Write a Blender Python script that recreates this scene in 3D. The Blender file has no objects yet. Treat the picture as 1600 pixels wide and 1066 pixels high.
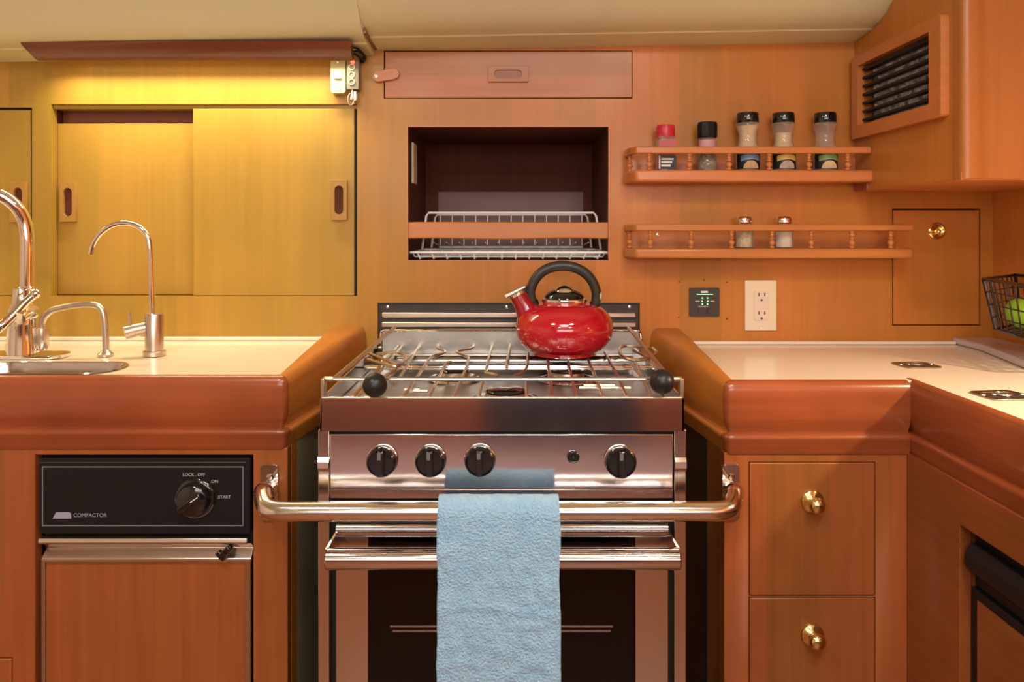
import bpy, bmesh, math, random
from mathutils import Vector, Matrix, noise
from mathutils.geometry import tessellate_polygon
random.seed(7)
PI = math.pi
S = bpy.context.scene
COL = S.collection
# ------------------------------------------------------------ camera
F = 1160.0; CX, CY, CZ = 800.0, 360.0, 1.16
cd = bpy.data.cameras.new('camera'); cam = bpy.data.objects.new('camera', cd); COL.objects.link(cam)
cam.location = (0, 0, CZ); cam.rotation_euler = (PI/2, 0, 0)
cd.sensor_width = 36; cd.sensor_fit = 'HORIZONTAL'; cd.lens = F/1600*36
cd.shift_y = -(533-CY)/1600; cd.clip_start = .02
S.camera = cam
# ------------------------------------------------------------ world, exposure
w = bpy.data.worlds.new('world'); S.world = w; w.use_nodes = True
w.node_tree.nodes['Background'].inputs[0].default_value = (1, .86, .72, 1)
w.node_tree.nodes['Background'].inputs[1].default_value = .15
S.view_settings.view_transform = 'Standard'; S.view_settings.look = 'None'
S.view_settings.exposure = 0.0; S.view_settings.gamma = 1; S.view_settings.use_curve_mapping = False
# ------------------------------------------------------------ lamps (fixtures are built further down)
def area(name, loc, rot, sx, sy, power, col, spread=PI):
    l = bpy.data.lights.new(name, 'AREA'); l.shape = 'RECTANGLE'; l.size = sx; l.size_y = sy
    l.energy = power; l.color = col; l.spread = spread
    o = bpy.data.objects.new(name, l); COL.objects.link(o); o.location = loc; o.rotation_euler = rot
    return o
CEIL_LAMPS = [(-.62, .30), (.42, .20), (-.50, -.80), (.50, -.80)]
for i, (x, y) in enumerate(CEIL_LAMPS):
    area('ceiling_lamp_light', (x, y, 1.90), (0, 0, 0), .16, .16, 6.5, (1, .90, .80))
# hatch overhead behind the camera: soft daylight
area('hatch_daylight', (0, -.25, 1.93), (0, 0, 0), .55, .55, 9.5, (1, .95, .93))
# large window of the saloon opposite the galley
area('saloon_window_light', (0, -1.60, 1.50), (PI/2, 0, 0), 1.9, .45, 12.0, (1, .94, .90))
# strip lamp behind the valance over the sliding cupboards
area('valance_lamp_light', (-.635, 1.503, 1.5095), (0, 0, 0), .60, .018, 2.3, (1, .90, .60), math.radians(136))
area('valance_lamp_light', (-1.40, 1.503, 1.490), (0, 0, 0), .34, .020, 1.3, (1, .88, .52), math.radians(136))  # second strip added out of view left of the valance, for the far door
# wall lamp on the right over the side counter
pl = bpy.data.lights.new('side_lamp_light', 'SPOT'); pl.energy = 20.0; pl.color = (1, .80, .52); pl.shadow_soft_size = .02
pl.spot_size = math.radians(122); pl.spot_blend = .25
po = bpy.data.objects.new('side_lamp_light', pl); COL.objects.link(po); po.location = (.925, .78, 1.232)
po.rotation_euler = Vector((-.28, .08, -1)).to_track_quat('-Z', 'Y').to_euler()

# ------------------------------------------------------------ helpers
def PX(px, Y): return (px-CX)*Y/F
def PZ(py, Y): return CZ-(py-CY)*Y/F
def P(px, py, Y): return Vector((PX(px, Y), Y, PZ(py, Y)))

class MB:
    def __init__(s): s.v = []; s.f = []
    def add(s, vs, fs):
        n = len(s.v); s.v += [Vector(p) for p in vs]; s.f += [tuple(i+n for i in f) for f in fs]; return s
    def hexa(s, p):   # 0-3 bottom loop, 4-7 top loop
        return s.add(p, [(0,3,2,1),(4,5,6,7),(0,1,5,4),(1,2,6,5),(2,3,7,6),(3,0,4,7)])
    def box(s, x0, x1, y0, y1, z0, z1):
        return s.hexa([(x0,y0,z0),(x1,y0,z0),(x1,y1,z0),(x0,y1,z0),(x0,y0,z1),(x1,y0,z1),(x1,y1,z1),(x0,y1,z1)])
    def obox(s, c, ax, ay, az):   # centre and three half axes
        c, ax, ay, az = map(Vector, (c, ax, ay, az))
        return s.hexa([c-ax-ay-az, c+ax-ay-az, c+ax+ay-az, c-ax+ay-az, c-ax-ay+az, c+ax-ay+az, c+ax+ay+az, c-ax+ay+az])
    def plate(s, outer, holes, depth, mp):
        loops = [outer]+list(holes); flat = [q for L in loops for q in L]
        if len(loops) > 1 and all(len(L) == 4 and len({round(a, 7) for a, b in L}) == 2 and len({round(b, 7) for a, b in L}) == 2 for L in loops):
            return s.gridplate(loops, depth, mp)
        tris = tessellate_polygon([[Vector((a, b, 0)) for a, b in L] for L in loops])
        n = len(flat)
        vs = [mp(a, b, 0) for a, b in flat]+[mp(a, b, depth) for a, b in flat]
        fs = [tuple(t) for t in tris]+[tuple(i+n for i in reversed(t)) for t in tris]
        k = 0
        for L in loops:
            m = len(L)
            for i in range(m):
                a = k+i; b = k+(i+1) % m; fs.append((a, b, b+n, a+n))
            k += m
        return s.add(vs, fs)
    def gridplate(s, loops, depth, mp):   # rectangle with rectangular holes
        R = [(min(a for a, b in L), max(a for a, b in L), min(b for a, b in L), max(b for a, b in L)) for L in loops]
        us = sorted({round(v, 7) for r in R for v in r[:2]}); vs_ = sorted({round(v, 7) for r in R for v in r[2:]})
        us = [u for u in us if R[0][0]-1e-6 <= u <= R[0][1]+1e-6]; vs_ = [v for v in vs_ if R[0][2]-1e-6 <= v <= R[0][3]+1e-6]
        nu, nv = len(us)-1, len(vs_)-1
        def solid(i, j):
            if not (0 <= i < nu and 0 <= j < nv): return False
            a, b = (us[i]+us[i+1])/2, (vs_[j]+vs_[j+1])/2
            return not any(r[0] < a < r[1] and r[2] < b < r[3] for r in R[1:])
        V = [mp(u, v, w_) for w_ in (0, depth) for v in vs_ for u in us]; K = len(us)*len(vs_); fs = []
        ix = lambda i, j, k: k*K+j*len(us)+i
        for i in range(nu):
            for j in range(nv):
                if not solid(i, j): continue
                fs.append((ix(i, j, 0), ix(i+1, j, 0), ix(i+1, j+1, 0), ix(i, j+1, 0))); fs.append((ix(i, j+1, 1), ix(i+1, j+1, 1), ix(i+1, j, 1), ix(i, j, 1)))
                if not solid(i-1, j): fs.append((ix(i, j, 0), ix(i, j+1, 0), ix(i, j+1, 1), ix(i, j, 1)))
                if not solid(i+1, j): fs.append((ix(i+1, j, 0), ix(i+1, j, 1), ix(i+1, j+1, 1), ix(i+1, j+1, 0)))
                if not solid(i, j-1): fs.append((ix(i, j, 0), ix(i, j, 1), ix(i+1, j, 1), ix(i+1, j, 0)))
                if not solid(i, j+1): fs.append((ix(i, j+1, 0), ix(i+1, j+1, 0), ix(i+1, j+1, 1), ix(i, j+1, 1)))
        s.add(V, fs)
        return s
    def prism(s, poly, axis, lo, hi):
        mp = {'x': lambda a, b, w: (lo+w, a, b), 'y': lambda a, b, w: (a, lo+w, b), 'z': lambda a, b, w: (a, b, lo+w)}[axis]
        return s.plate(poly, [], hi-lo, mp)
    def tube(s, pts, r, closed=False, res=10, cap=True):
        pts = [Vector(p) for p in pts]; n = len(pts)
        rs = r if isinstance(r, (list, tuple)) else [r]*n
        tan = []
        for i in range(n):
            a = pts[(i-1) % n] if (closed or i) else pts[i]; b = pts[(i+1) % n] if (closed or i < n-1) else pts[i]
            tan.append((b-a).normalized())
        nr = tan[0].orthogonal().normalized(); vs = []; fs = []
        for i in range(n):
            nr = (nr-tan[i]*nr.dot(tan[i]))
            nr = nr.normalized() if nr.length > 1e-6 else tan[i].orthogonal().normalized()
            bn = tan[i].cross(nr)
            for k in range(res):
                t = 2*PI*k/res; vs.append(pts[i]+(nr*math.cos(t)+bn*math.sin(t))*rs[i])
        for i in range(n if closed else n-1):
            j = (i+1) % n; off = 0
            if closed and j == 0:   # match the twist at the seam
                d = [(vs[i*res]-vs[k]).length for k in range(res)]; off = d.index(min(d))
            for k in range(res):
                fs.append((i*res+k, i*res+(k+1) % res, j*res+(k+1+off) % res, j*res+(k+off) % res))
        if not closed and cap:
            fs.append(tuple(reversed(range(res)))); fs.append(tuple((n-1)*res+k for k in range(res)))
        return s.add(vs, fs)
    def lathe(s, prof, c, axis=(0, 0, 1), seg=28):   # prof: (radius, height along axis)
        c = Vector(c); ax = Vector(axis).normalized(); u = ax.orthogonal().normalized(); q = ax.cross(u); vs = []; fs = []
        n = len(prof)
        for r, h in prof:
            for k in range(seg):
                t = 2*PI*k/seg; vs.append(c+ax*h+(u*math.cos(t)+q*math.sin(t))*max(r, 1e-5))
        for i in range(n-1):
            for k in range(seg):
                fs.append((i*seg+k, i*seg+(k+1) % seg, (i+1)*seg+(k+1) % seg, (i+1)*seg+k))
        if prof[0] != prof[-1]:
            fs.append(tuple(reversed(range(seg)))); fs.append(tuple((n-1)*seg+k for k in range(seg)))
        return s.add(vs, fs)
    def ball(s, c, r, seg=20, sc=(1, 1, 1)):
        vs = []; fs = []; rg = seg//2
        for i in range(rg+1):
            a = PI*i/rg
            for k in range(seg):
                t = 2*PI*k/seg
                vs.append((c[0]+max(math.sin(a), 1e-4)*math.cos(t)*r*sc[0], c[1]+max(math.sin(a), 1e-4)*math.sin(t)*r*sc[1], c[2]+math.cos(a)*r*sc[2]))
        for i in range(rg):
            for k in range(seg): fs.append((i*seg+k, (i+1)*seg+k, (i+1)*seg+(k+1) % seg, i*seg+(k+1) % seg))
        return s.add(vs, fs)
    def build(s, name, mat, parent=None, bevel=0, seg=2, org=None, smooth=35):
        if parent is not None: o0 = Vector(parent['org'])
        elif org is not None: o0 = Vector(org)
        else:
            xs = [p.x for p in s.v]; ys = [p.y for p in s.v]; zs = [p.z for p in s.v]
            o0 = Vector(((min(xs)+max(xs))/2, (min(ys)+max(ys))/2, min(zs)))
        me = bpy.data.meshes.new(name); me.from_pydata([p-o0 for p in s.v], [], s.f)
        bm = bmesh.new(); bm.from_mesh(me)
        bmesh.ops.remove_doubles(bm, verts=bm.verts, dist=2e-6)
        bmesh.ops.delete(bm, geom=[v for v in bm.verts if not v.link_faces], context='VERTS'); bmesh.ops.recalc_face_normals(bm, faces=bm.faces); bm.to_mesh(me); bm.free()
        if smooth:
            me.shade_smooth(); me.set_sharp_from_angle(angle=math.radians(smooth))
        me.materials.append(mat)
        o = bpy.data.objects.new(name, me); COL.objects.link(o); o['org'] = tuple(o0)
        if parent is not None: o.parent = parent
        else: o.location = o0
        if bevel:
            b = o.modifiers.new('bevel', 'BEVEL'); b.width = bevel; b.segments = seg; b.limit_method = 'ANGLE'; b.angle_limit = math.radians(40)
        return o

def tag(o, label, cat, group=None):
    o['label'] = label; o['category'] = cat
    if group: o['group'] = group
    return o
def thing(name, label, cat, loc, group=None):
    o = bpy.data.objects.new(name, None); COL.objects.link(o); o.empty_display_size = .02
    o.location = loc; o['org'] = tuple(loc); return tag(o, label, cat, group)
def struct(o): o['kind'] = 'structure'; return o
def rrect(x0, x1, z0, z1, r, n=5):
    out = []
    for cx, cz, a0 in ((x1-r, z1-r, 0), (x0+r, z1-r, 90), (x0+r, z0+r, 180), (x1-r, z0+r, 270)):
        for i in range(n+1):
            a = math.radians(a0+90*i/n); out.append((cx+r*math.cos(a), cz+r*math.sin(a)))
    return out
def rect(x0, x1, z0, z1): return [(x1, z1), (x0, z1), (x0, z0), (x1, z0)]
def circ(cx, cz, r, n=24): return [(cx+r*math.cos(2*PI*i/n), cz+r*math.sin(2*PI*i/n)) for i in range(n)]
def smooth_path(pts, it=2):
    pts = [Vector(p) for p in pts]
    for _ in range(it):
        q = [pts[0]]
        for a, b in zip(pts[:-1], pts[1:]): q += [a*.75+b*.25, a*.25+b*.75]
        q.append(pts[-1]); pts = q
    return pts
def text(name, s, loc, size, mat, parent, rot=(PI/2, 0, 0), align='CENTER', ext=.0002):
    cu = bpy.data.curves.new('t', 'FONT'); cu.body = s; cu.size = size; cu.extrude = ext; cu.align_x = align; cu.align_y = 'CENTER'
    t = bpy.data.objects.new('t', cu); COL.objects.link(t)
    t.location = Vector(loc)-Vector(parent['org']); t.rotation_euler = rot
    bpy.context.view_layer.update()
    me = bpy.data.meshes.new_from_object(t.evaluated_get(bpy.context.evaluated_depsgraph_get()))
    me.transform(t.matrix_world.copy()); me.materials.clear(); me.materials.append(mat)
    bpy.data.objects.remove(t); bpy.data.curves.remove(cu)
    o = bpy.data.objects.new(name, me); COL.objects.link(o); o.parent = parent; o['org'] = parent['org']
    return o

# ------------------------------------------------------------ materials
def mat(name, col, rough=.5, metal=0, coat=0, trans=0, ior=1.45, emit=None, es=0, bump=0, bscale=200, spec=.5, alpha=1, aniso=0):
    m = bpy.data.materials.new(name); m.use_nodes = True; nt = m.node_tree; b = nt.nodes['Principled BSDF']
    b.inputs['Base Color'].default_value = (*col, 1); b.inputs['Roughness'].default_value = rough
    b.inputs['Metallic'].default_value = metal; b.inputs['Coat Weight'].default_value = coat; b.inputs['Coat Roughness'].default_value = .08
    b.inputs['Transmission Weight'].default_value = trans; b.inputs['IOR'].default_value = ior
    b.inputs['Specular IOR Level'].default_value = spec; b.inputs['Alpha'].default_value = alpha
    b.inputs['Anisotropic'].default_value = aniso
    if emit: b.inputs['Emission Color'].default_value = (*emit, 1); b.inputs['Emission Strength'].default_value = es
    tc = nt.nodes.new('ShaderNodeNewGeometry'); nz = nt.nodes.new('ShaderNodeTexNoise'); nz.inputs['Scale'].default_value = bscale; nz.inputs['Detail'].default_value = 3
    nt.links.new(tc.outputs['Position'], nz.inputs['Vector'])
    if bump:
        bp = nt.nodes.new('ShaderNodeBump'); bp.inputs['Strength'].default_value = bump; bp.inputs['Distance'].default_value = .001
        nt.links.new(nz.outputs[0], bp.inputs['Height']); nt.links.new(bp.outputs[0], b.inputs['Normal'])
    else:   # faint roughness variation
        mr = nt.nodes.new('ShaderNodeMapRange'); mr.inputs['To Min'].default_value = max(0, rough-.03); mr.inputs['To Max'].default_value = rough+.03
        nz.inputs['Scale'].default_value = 25
        nt.links.new(nz.outputs[0], mr.inputs['Value']); nt.links.new(mr.outputs[0], b.inputs['Roughness'])
    return m
def mixc(nt, fac, a, b):
    m = nt.nodes.new('ShaderNodeMix'); m.data_type = 'RGBA'
    for sock, v in ((m.inputs[0], fac), (m.inputs[6], a), (m.inputs[7], b)):
        if isinstance(v, (float, int)): sock.default_value = v
        elif isinstance(v, tuple): sock.default_value = (*v, 1)
        else: nt.links.new(v, sock)
    return m.outputs[2]
def wood(name, c1, c2, grain='z', strip=.13, alt=None, rough=.36, coat=.15, honey=None, mottle=.5):
    """veneer: long grain, strips (leaves) of slightly different tone; honey = (X0, X1, colour a, colour b) yellow valance lamp light painted into the veneer along the wall"""
    m = bpy.data.materials.new(name); m.use_nodes = True; nt = m.node_tree; b = nt.nodes['Principled BSDF']
    N = nt.nodes.new; L = nt.links.new
    g = N('ShaderNodeNewGeometry')
    mp = N('ShaderNodeMapping'); sc = {'x': (1.6, 45, 45), 'y': (45, 1.6, 45), 'z': (45, 45, 1.6)}[grain]; mp.inputs['Scale'].default_value = sc
    L(g.outputs['Position'], mp.inputs['Vector'])
    n1 = N('ShaderNodeTexNoise'); n1.inputs['Scale'].default_value = 1.6; n1.inputs['Detail'].default_value = 6; n1.inputs['Distortion'].default_value = .6
    L(mp.outputs[0], n1.inputs['Vector'])
    n2 = N('ShaderNodeTexNoise'); n2.inputs['Scale'].default_value = 5; n2.inputs['Detail'].default_value = 3; L(g.outputs['Position'], n2.inputs['Vector'])
    sx = N('ShaderNodeSeparateXYZ'); L(g.outputs['Position'], sx.inputs[0])
    dv = N('ShaderNodeMath'); dv.operation = 'DIVIDE'; L(sx.outputs[{'x': 2, 'y': 2, 'z': 0}[grain]], dv.inputs[0]); dv.inputs[1].default_value = strip
    fl = N('ShaderNodeMath'); fl.operation = 'FLOOR'; L(dv.outputs[0], fl.inputs[0])
    wn = N('ShaderNodeTexWhiteNoise'); wn.noise_dimensions = '1D'; L(fl.outputs[0], wn.inputs['W'])
    c = mixc(nt, n1.outputs[0], c1, c2)
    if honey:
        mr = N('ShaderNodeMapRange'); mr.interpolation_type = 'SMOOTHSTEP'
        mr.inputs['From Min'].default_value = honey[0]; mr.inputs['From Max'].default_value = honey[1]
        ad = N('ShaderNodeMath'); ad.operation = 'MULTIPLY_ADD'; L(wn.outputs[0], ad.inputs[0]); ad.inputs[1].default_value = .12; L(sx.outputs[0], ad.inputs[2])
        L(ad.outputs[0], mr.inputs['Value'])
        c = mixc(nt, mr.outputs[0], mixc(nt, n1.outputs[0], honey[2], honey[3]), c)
    hsv = N('ShaderNodeHueSaturation'); L(c, hsv.inputs['Color'])
    v1 = N('ShaderNodeMapRange'); L(wn.outputs[0], v1.inputs['Value']); v1.inputs['To Min'].default_value = .86; v1.inputs['To Max'].default_value = 1.10
    v2 = N('ShaderNodeMapRange'); L(n2.outputs[0], v2.inputs['Value']); v2.inputs['From Min'].default_value = .3; v2.inputs['From Max'].default_value = .7
    v2.inputs['To Min'].default_value = 1-.14*mottle; v2.inputs['To Max'].default_value = 1+.14*mottle
    mu = N('ShaderNodeMath'); mu.operation = 'MULTIPLY'; L(v1.outputs[0], mu.inputs[0]); L(v2.outputs[0], mu.inputs[1]); L(mu.outputs[0], hsv.inputs['Value'])
    h1 = N('ShaderNodeMapRange'); L(wn.outputs[0], h1.inputs['Value']); h1.inputs['To Min'].default_value = .506; h1.inputs['To Max'].default_value = .494; L(h1.outputs[0], hsv.inputs['Hue'])
    L(hsv.outputs[0], b.inputs['Base Color'])
    b.inputs['Roughness'].default_value = rough; b.inputs['Coat Weight'].default_value = coat; b.inputs['Coat Roughness'].default_value = .16; b.inputs['Specular IOR Level'].default_value = .35
    bp = N('ShaderNodeBump'); bp.inputs['Strength'].default_value = .06; bp.inputs['Distance'].default_value = .0006
    L(n1.outputs[0], bp.inputs['Height']); L(bp.outputs[0], b.inputs['Normal'])
    return m
OR1, OR2 = (.42, .148, .019), (.56, .212, .038)
LIT1, LIT2 = (.38, .215, .030), (.49, .285, .048)  # wood tone with the valance lamp's yellow light mixed in
RD1, RD2 = (.225, .062, .016), (.36, .108, .028)
W = {}
W['wall'] = wood('veneer_wall', OR1, OR2, 'z', .088, honey=(-.42, -.10, LIT1, LIT2))  # yellow lamp light painted in on the left, fading to the right
W['honey'] = wood('veneer_lamplit', LIT1, LIT2, 'z', .11)
W['lamplitx'] = wood('veneer_lamplit_lengthwise', LIT1, LIT2, 'x', .3)
W['lamplitp'] = wood('solid_lamplit_wood', (.40, .20, .045), (.50, .26, .06), 'z', .3, coat=.2)
W['locker'] = wood('locker_veneer', (.38, .135, .040), (.47, .18, .055), 'x', .045)
W['corner'] = wood('veneer_overhead', (.34, .115, .024), (.44, .160, .040), 'z', .10)
W['orange'] = wood('veneer_orange', OR1, OR2, 'z', .12)
W['orangex'] = wood('solid_orange_wood', (.44, .150, .034), (.57, .215, .058), 'x', .2, coat=.3, rough=.3)
W['orangey'] = wood('solid_orange_wood_fore_aft', OR1, OR2, 'y', .3)
W['red'] = wood('veneer_red_brown', RD1, RD2, 'z', .10)
W['redx'] = wood('solid_red_brown', (.18, .043, .012), (.30, .082, .022), 'x', .4, coat=.6, rough=.28, mottle=1.6)
W['redy'] = wood('solid_red_brown_fore_aft', (.18, .043, .012), (.30, .082, .022), 'y', .4, coat=.6, rough=.28, mottle=1.6)
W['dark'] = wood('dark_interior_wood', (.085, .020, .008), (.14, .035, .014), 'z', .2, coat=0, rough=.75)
W['valance'] = wood('dark_moulding', (.12, .032, .014), (.20, .058, .022), 'x', .4, coat=.6, rough=.3)
M_ceil = mat('ceiling_laminate', (.66, .62, .40), .45, bump=.1, bscale=400)
M_counter = mat('counter_laminate', (.84, .72, .56), .28, coat=.3, bump=.03, bscale=900)
M_ledge = mat('ledge_laminate', (.55, .48, .50), .15, coat=.4)
M_steel = mat('brushed_steel', (.60, .55, .52), .17, 1)
M_panel = mat('polished_steel', (.64, .59, .57), .10, 1)
M_chrome = mat('chrome', (.85, .80, .75), .06, 1)
M_nickel = mat('satin_nickel', (.66, .56, .48), .30, 1)
M_bar = mat('bright_steel', (.80, .76, .72), .13, 1)
M_pull = mat('aged_nickel', (.42, .34, .24), .3, 1)
M_ctrl = mat('control_panel_steel', (.82, .78, .79), .14, 1)
M_ballk = mat('black_rubber_ball', (.012, .011, .012), .38)
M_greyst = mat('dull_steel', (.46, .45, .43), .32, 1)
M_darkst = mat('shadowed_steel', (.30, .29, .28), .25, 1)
M_lip = mat('brown_reflecting_steel', (.50, .40, .37), .22, 1)  # brown reflection tinted into the metal colour
M_brass = mat('brass', (.83, .60, .25), .14, 1)
M_wire = mat('warm_steel_wire', (.66, .56, .43), .30, 1)
M_black = mat('black_plastic', (.008, .008, .009), .42, spec=.3)
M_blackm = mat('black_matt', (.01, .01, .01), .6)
M_gloss = mat('black_enamel', (.006, .006, .007), .06, coat=.8)
M_gunmet = mat('dark_plate', (.045, .037, .032), .35)
M_white = mat('white_coated_wire', (.92, .91, .90), .35)
M_ivory = mat('ivory_plastic', (.78, .66, .48), .35)
M_ivory2 = mat('ivory_switch', (.50, .46, .30), .3)
M_grey = mat('grey_plastic', (.22, .20, .14), .45)
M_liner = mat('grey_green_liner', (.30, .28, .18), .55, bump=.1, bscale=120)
M_slate = mat('mauve_panel', (.24, .14, .13), .6)
M_red = mat('red_enamel', (.46, .006, .018), .10, coat=1.0)
M_redd = mat('dark_red_enamel', (.30, .005, .015), .12, coat=.8)
M_cap = mat('black_cap', (.008, .008, .009), .12, coat=.6)
M_redcap = mat('red_cap', (.55, .03, .05), .3)
M_screw = mat('screw_metal', (.8, .72, .6), .2, 1)
M_print = mat('white_print', (.75, .75, .75), .5)
M_midprint = mat('faded_print', (.42, .42, .44), .5)
M_dimprint = mat('grey_print', (.28, .28, .34), .5)
M_lightp = mat('lamp_diffuser', (1, .95, .85), .5, emit=(1, .88, .72), es=6)
M_tube = mat('lamp_tube', (1, .9, .6), .5, emit=(1, .85, .4), es=4)
M_led = mat('green_led', (.2, .9, .3), .4, emit=(.35, 1, .45), es=2.0)
M_redled = mat('red_led', (.8, .05, .03), .4, emit=(1, .10, .06), es=3)
M_lime = mat('lime_skin', (.28, .55, .03), .35, bump=.2, bscale=300)
M_cell = mat('crinkled_foil', (.95, .94, .93), .3)
M_floor = wood('floor_teak', (.20, .07, .022), (.29, .105, .034), 'x', .07)
M_cream = mat('cream_panel', (.70, .62, .50), .5)
M_pale = mat('reflection_lavender', (.86, .76, .84), .6)
M_carp = mat('mauve_carpet', (.64, .54, .62), .9, bump=.3, bscale=600)
M_tan = mat('reflection_brown', (.30, .11, .07), .6)
M_seat = mat('reflection_navy', (.05, .05, .07), .8, bump=.3, bscale=500)
def glass(name, col, milk=0.0, rough=.03):
    m = bpy.data.materials.new(name); m.use_nodes = True; nt = m.node_tree; N = nt.nodes.new; L = nt.links.new
    for n in list(nt.nodes):
        if n.type != 'OUTPUT_MATERIAL': nt.nodes.remove(n)
    out = [n for n in nt.nodes if n.type == 'OUTPUT_MATERIAL'][0]
    t = N('ShaderNodeBsdfTransparent'); t.inputs[0].default_value = (*col, 1)
    d = N('ShaderNodeBsdfDiffuse'); d.inputs[0].default_value = (.75, .70, .62, 1)
    m0 = N('ShaderNodeMixShader'); m0.inputs[0].default_value = milk; L(t.outputs[0], m0.inputs[1]); L(d.outputs[0], m0.inputs[2])
    g = N('ShaderNodeBsdfGlossy'); g.inputs['Roughness'].default_value = rough
    fr = N('ShaderNodeFresnel'); fr.inputs['IOR'].default_value = 1.45
    ge = N('ShaderNodeNewGeometry'); iv = N('ShaderNodeMath'); iv.operation = 'SUBTRACT'; iv.inputs[0].default_value = 1; L(ge.outputs['Backfacing'], iv.inputs[1])
    mu = N('ShaderNodeMath'); mu.operation = 'MULTIPLY'; L(fr.outputs[0], mu.inputs[0]); L(iv.outputs[0], mu.inputs[1])
    mx = N('ShaderNodeMixShader'); L(mu.outputs[0], mx.inputs[0]); L(m0.outputs[0], mx.inputs[1]); L(g.outputs[0], mx.inputs[2])
    L(mx.outputs[0], out.inputs[0]); return m
M_glass = glass('clear_plastic', (.95, .94, .92), .18)
M_oveng = glass('smoked_oven_glass', (.42, .36, .34), 0, .02)

# ============================================================ ROOM
YW = 1.56
XL, XR, YF = -1.75, 1.01, -1.75
mpx = lambda y0: (lambda a, b, w_: (a, y0+w_, b))     # plates lying in an XZ plane, depth +Y
def zrect(px0, px1, py0, py1, Y=YW): return rect(PX(px0, Y), PX(px1, Y), PZ(py1, Y), PZ(py0, Y))
H_far = rect(-1.60, PX(50, YW), PZ(463, YW), PZ(168, YW))
H_sl = zrect(80, 558, 163, 463)
H_niche = zrect(636, 952, 197, 408)
H_vent = rect(PX(590, YW), PX(1000, YW), .90, PZ(473, YW))
H_drawer = zrect(599.5, 988.5, 79, 154)
H_door = zrect(1394, 1532, 326, 509)
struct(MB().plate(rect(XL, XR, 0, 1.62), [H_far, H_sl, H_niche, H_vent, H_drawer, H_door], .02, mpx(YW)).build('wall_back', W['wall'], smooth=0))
struct(MB().box(XL-.03, XL, YF, 2.0, 0, 2.0).build('wall_left', M_cream))
struct(MB().box(XR, XR+.03, YF, 2.0, 0, 2.0).build('wall_right', W['orange']))
struct(MB().box(XL, XR, YF-.03, YF, 0, 2.0).build('wall_front', M_cream))
struct(MB().box(XL, XR, YF, 2.0, -.03, 0).build('floor', M_floor))
# ceiling: low and level over the wall, sweeping up to the coachroof nearer the middle of the boat
def zceil(x, y):
    t = [(-1.75, 1.95), (.70, 1.95), (.9, 1.90), (1.1, 1.81), (1.25, 1.705), (1.33, 1.645), (1.391, 1.592), (1.427, 1.568), (1.455, 1.557), (1.484, 1.5525), (1.487, 1.5500), (1.56, 1.5434), (1.6, 1.543)]
    for (a, za), (b, zb) in zip(t[:-1], t[1:]):
        if a <= y <= b: z = za+(zb-za)*(y-a)/(b-a); break
    return z+.0162*x-(.012*max(0, min(1, (y-1.38)/.07)) if x < -.29 else 0)
ys = [-1.75, .3, .7, .8, .9, 1.0, 1.1, 1.18, 1.25, 1.29, 1.33, 1.36, 1.391, 1.41, 1.427, 1.44, 1.455, 1.47, 1.484, 1.487, 1.52, 1.56, 1.6]
xs = [XL, -1.4, -1.1, -.9, -.7, -.5, -.2905, -.2895, -.1, .1, .3, .5, .7195, .85, XR]
cb = MB()
vs = [(x, y, zceil(x, y)) for y in ys for x in xs]+[(x, y, zceil(x, y)+.02) for y in ys for x in xs]
nx = len(xs); nn = nx*len(ys); fs = []
for j in range(len(ys)-1):
    for i in range(nx-1):
        a = j*nx+i; fs += [(a, a+1, a+nx+1, a+nx), (a+nn, a+nx+nn, a+nx+1+nn, a+1+nn)]
for i in range(nx-1):
    b0 = (len(ys)-1)*nx+i; fs += [(i, i+nn, i+1+nn, i+1), (b0, b0+1, b0+1+nn, b0+nn)]
for j in range(len(ys)-1):
    a = j*nx; c_ = j*nx+nx-1; fs += [(a, a+nx, a+nx+nn, a+nn), (c_, c_+nn, c_+nx+nn, c_+nx)]
cb.add(vs, fs); struct(cb.build('ceiling', M_ceil, smooth=25))
# unseen sofa added behind the camera; its colours shape the steel's reflections
st = thing('added_settee', 'unseen sofa added behind the camera to tint reflections in the stove', 'sofa', (-.1, -1.3, 0))
MB().box(-.95, .95, -1.70, -1.06, .0, .20).build('base', M_pale, st, .01)
for a_, b_, m_ in ((-.95, -.12, M_tan), (-.115, .55, M_seat), (.555, .95, M_tan)):
    MB().box(a_, b_, -1.70, -1.04, .205, .46).build('seat_cushion', m_, st, .03, 3)
    MB().box(a_, b_, -1.74, -1.56, .465, .90).build('back_cushion', m_, st, .03, 3)
for i, (x, y) in enumerate(CEIL_LAMPS):
    zc = zceil(x, y)
    where = ['over the left of the galley', 'over the right of the galley', 'above the left end of the added sofa', 'above the right end of the added sofa'][i]
    t = thing('ceiling_lamp', 'round ceiling lamp with a steel rim '+where, 'lamp', (x, y, zc-.02), 'ceiling lamps behind the camera')
    MB().lathe([(.10, 0), (.115, .004), (.115, .019), (.10, .019), (.10, 0)], (x, y, zc-.024)).build('rim', M_steel, t)
    MB().lathe([(.0, 0), (.098, 0), (.098, .012), (0, .012)], (x, y, zc-.018)).build('diffuser', M_lightp, t)
wn_ = MB().box(-1.0, 1.0, YF-.005, YF+.012, 1.25, 1.75).build('window_1', mat('daylight_pane', (.8, .8, .8), .4, emit=(1, .93, .88), es=1.6)); struct(wn_)
hw = MB().box(-.28, .28, -.53, .03, 1.936, 1.944).build('window_2', mat('hatch_pane', (.8, .8, .8), .4, emit=(1, .95, .92), es=2.0)); struct(hw)

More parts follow.
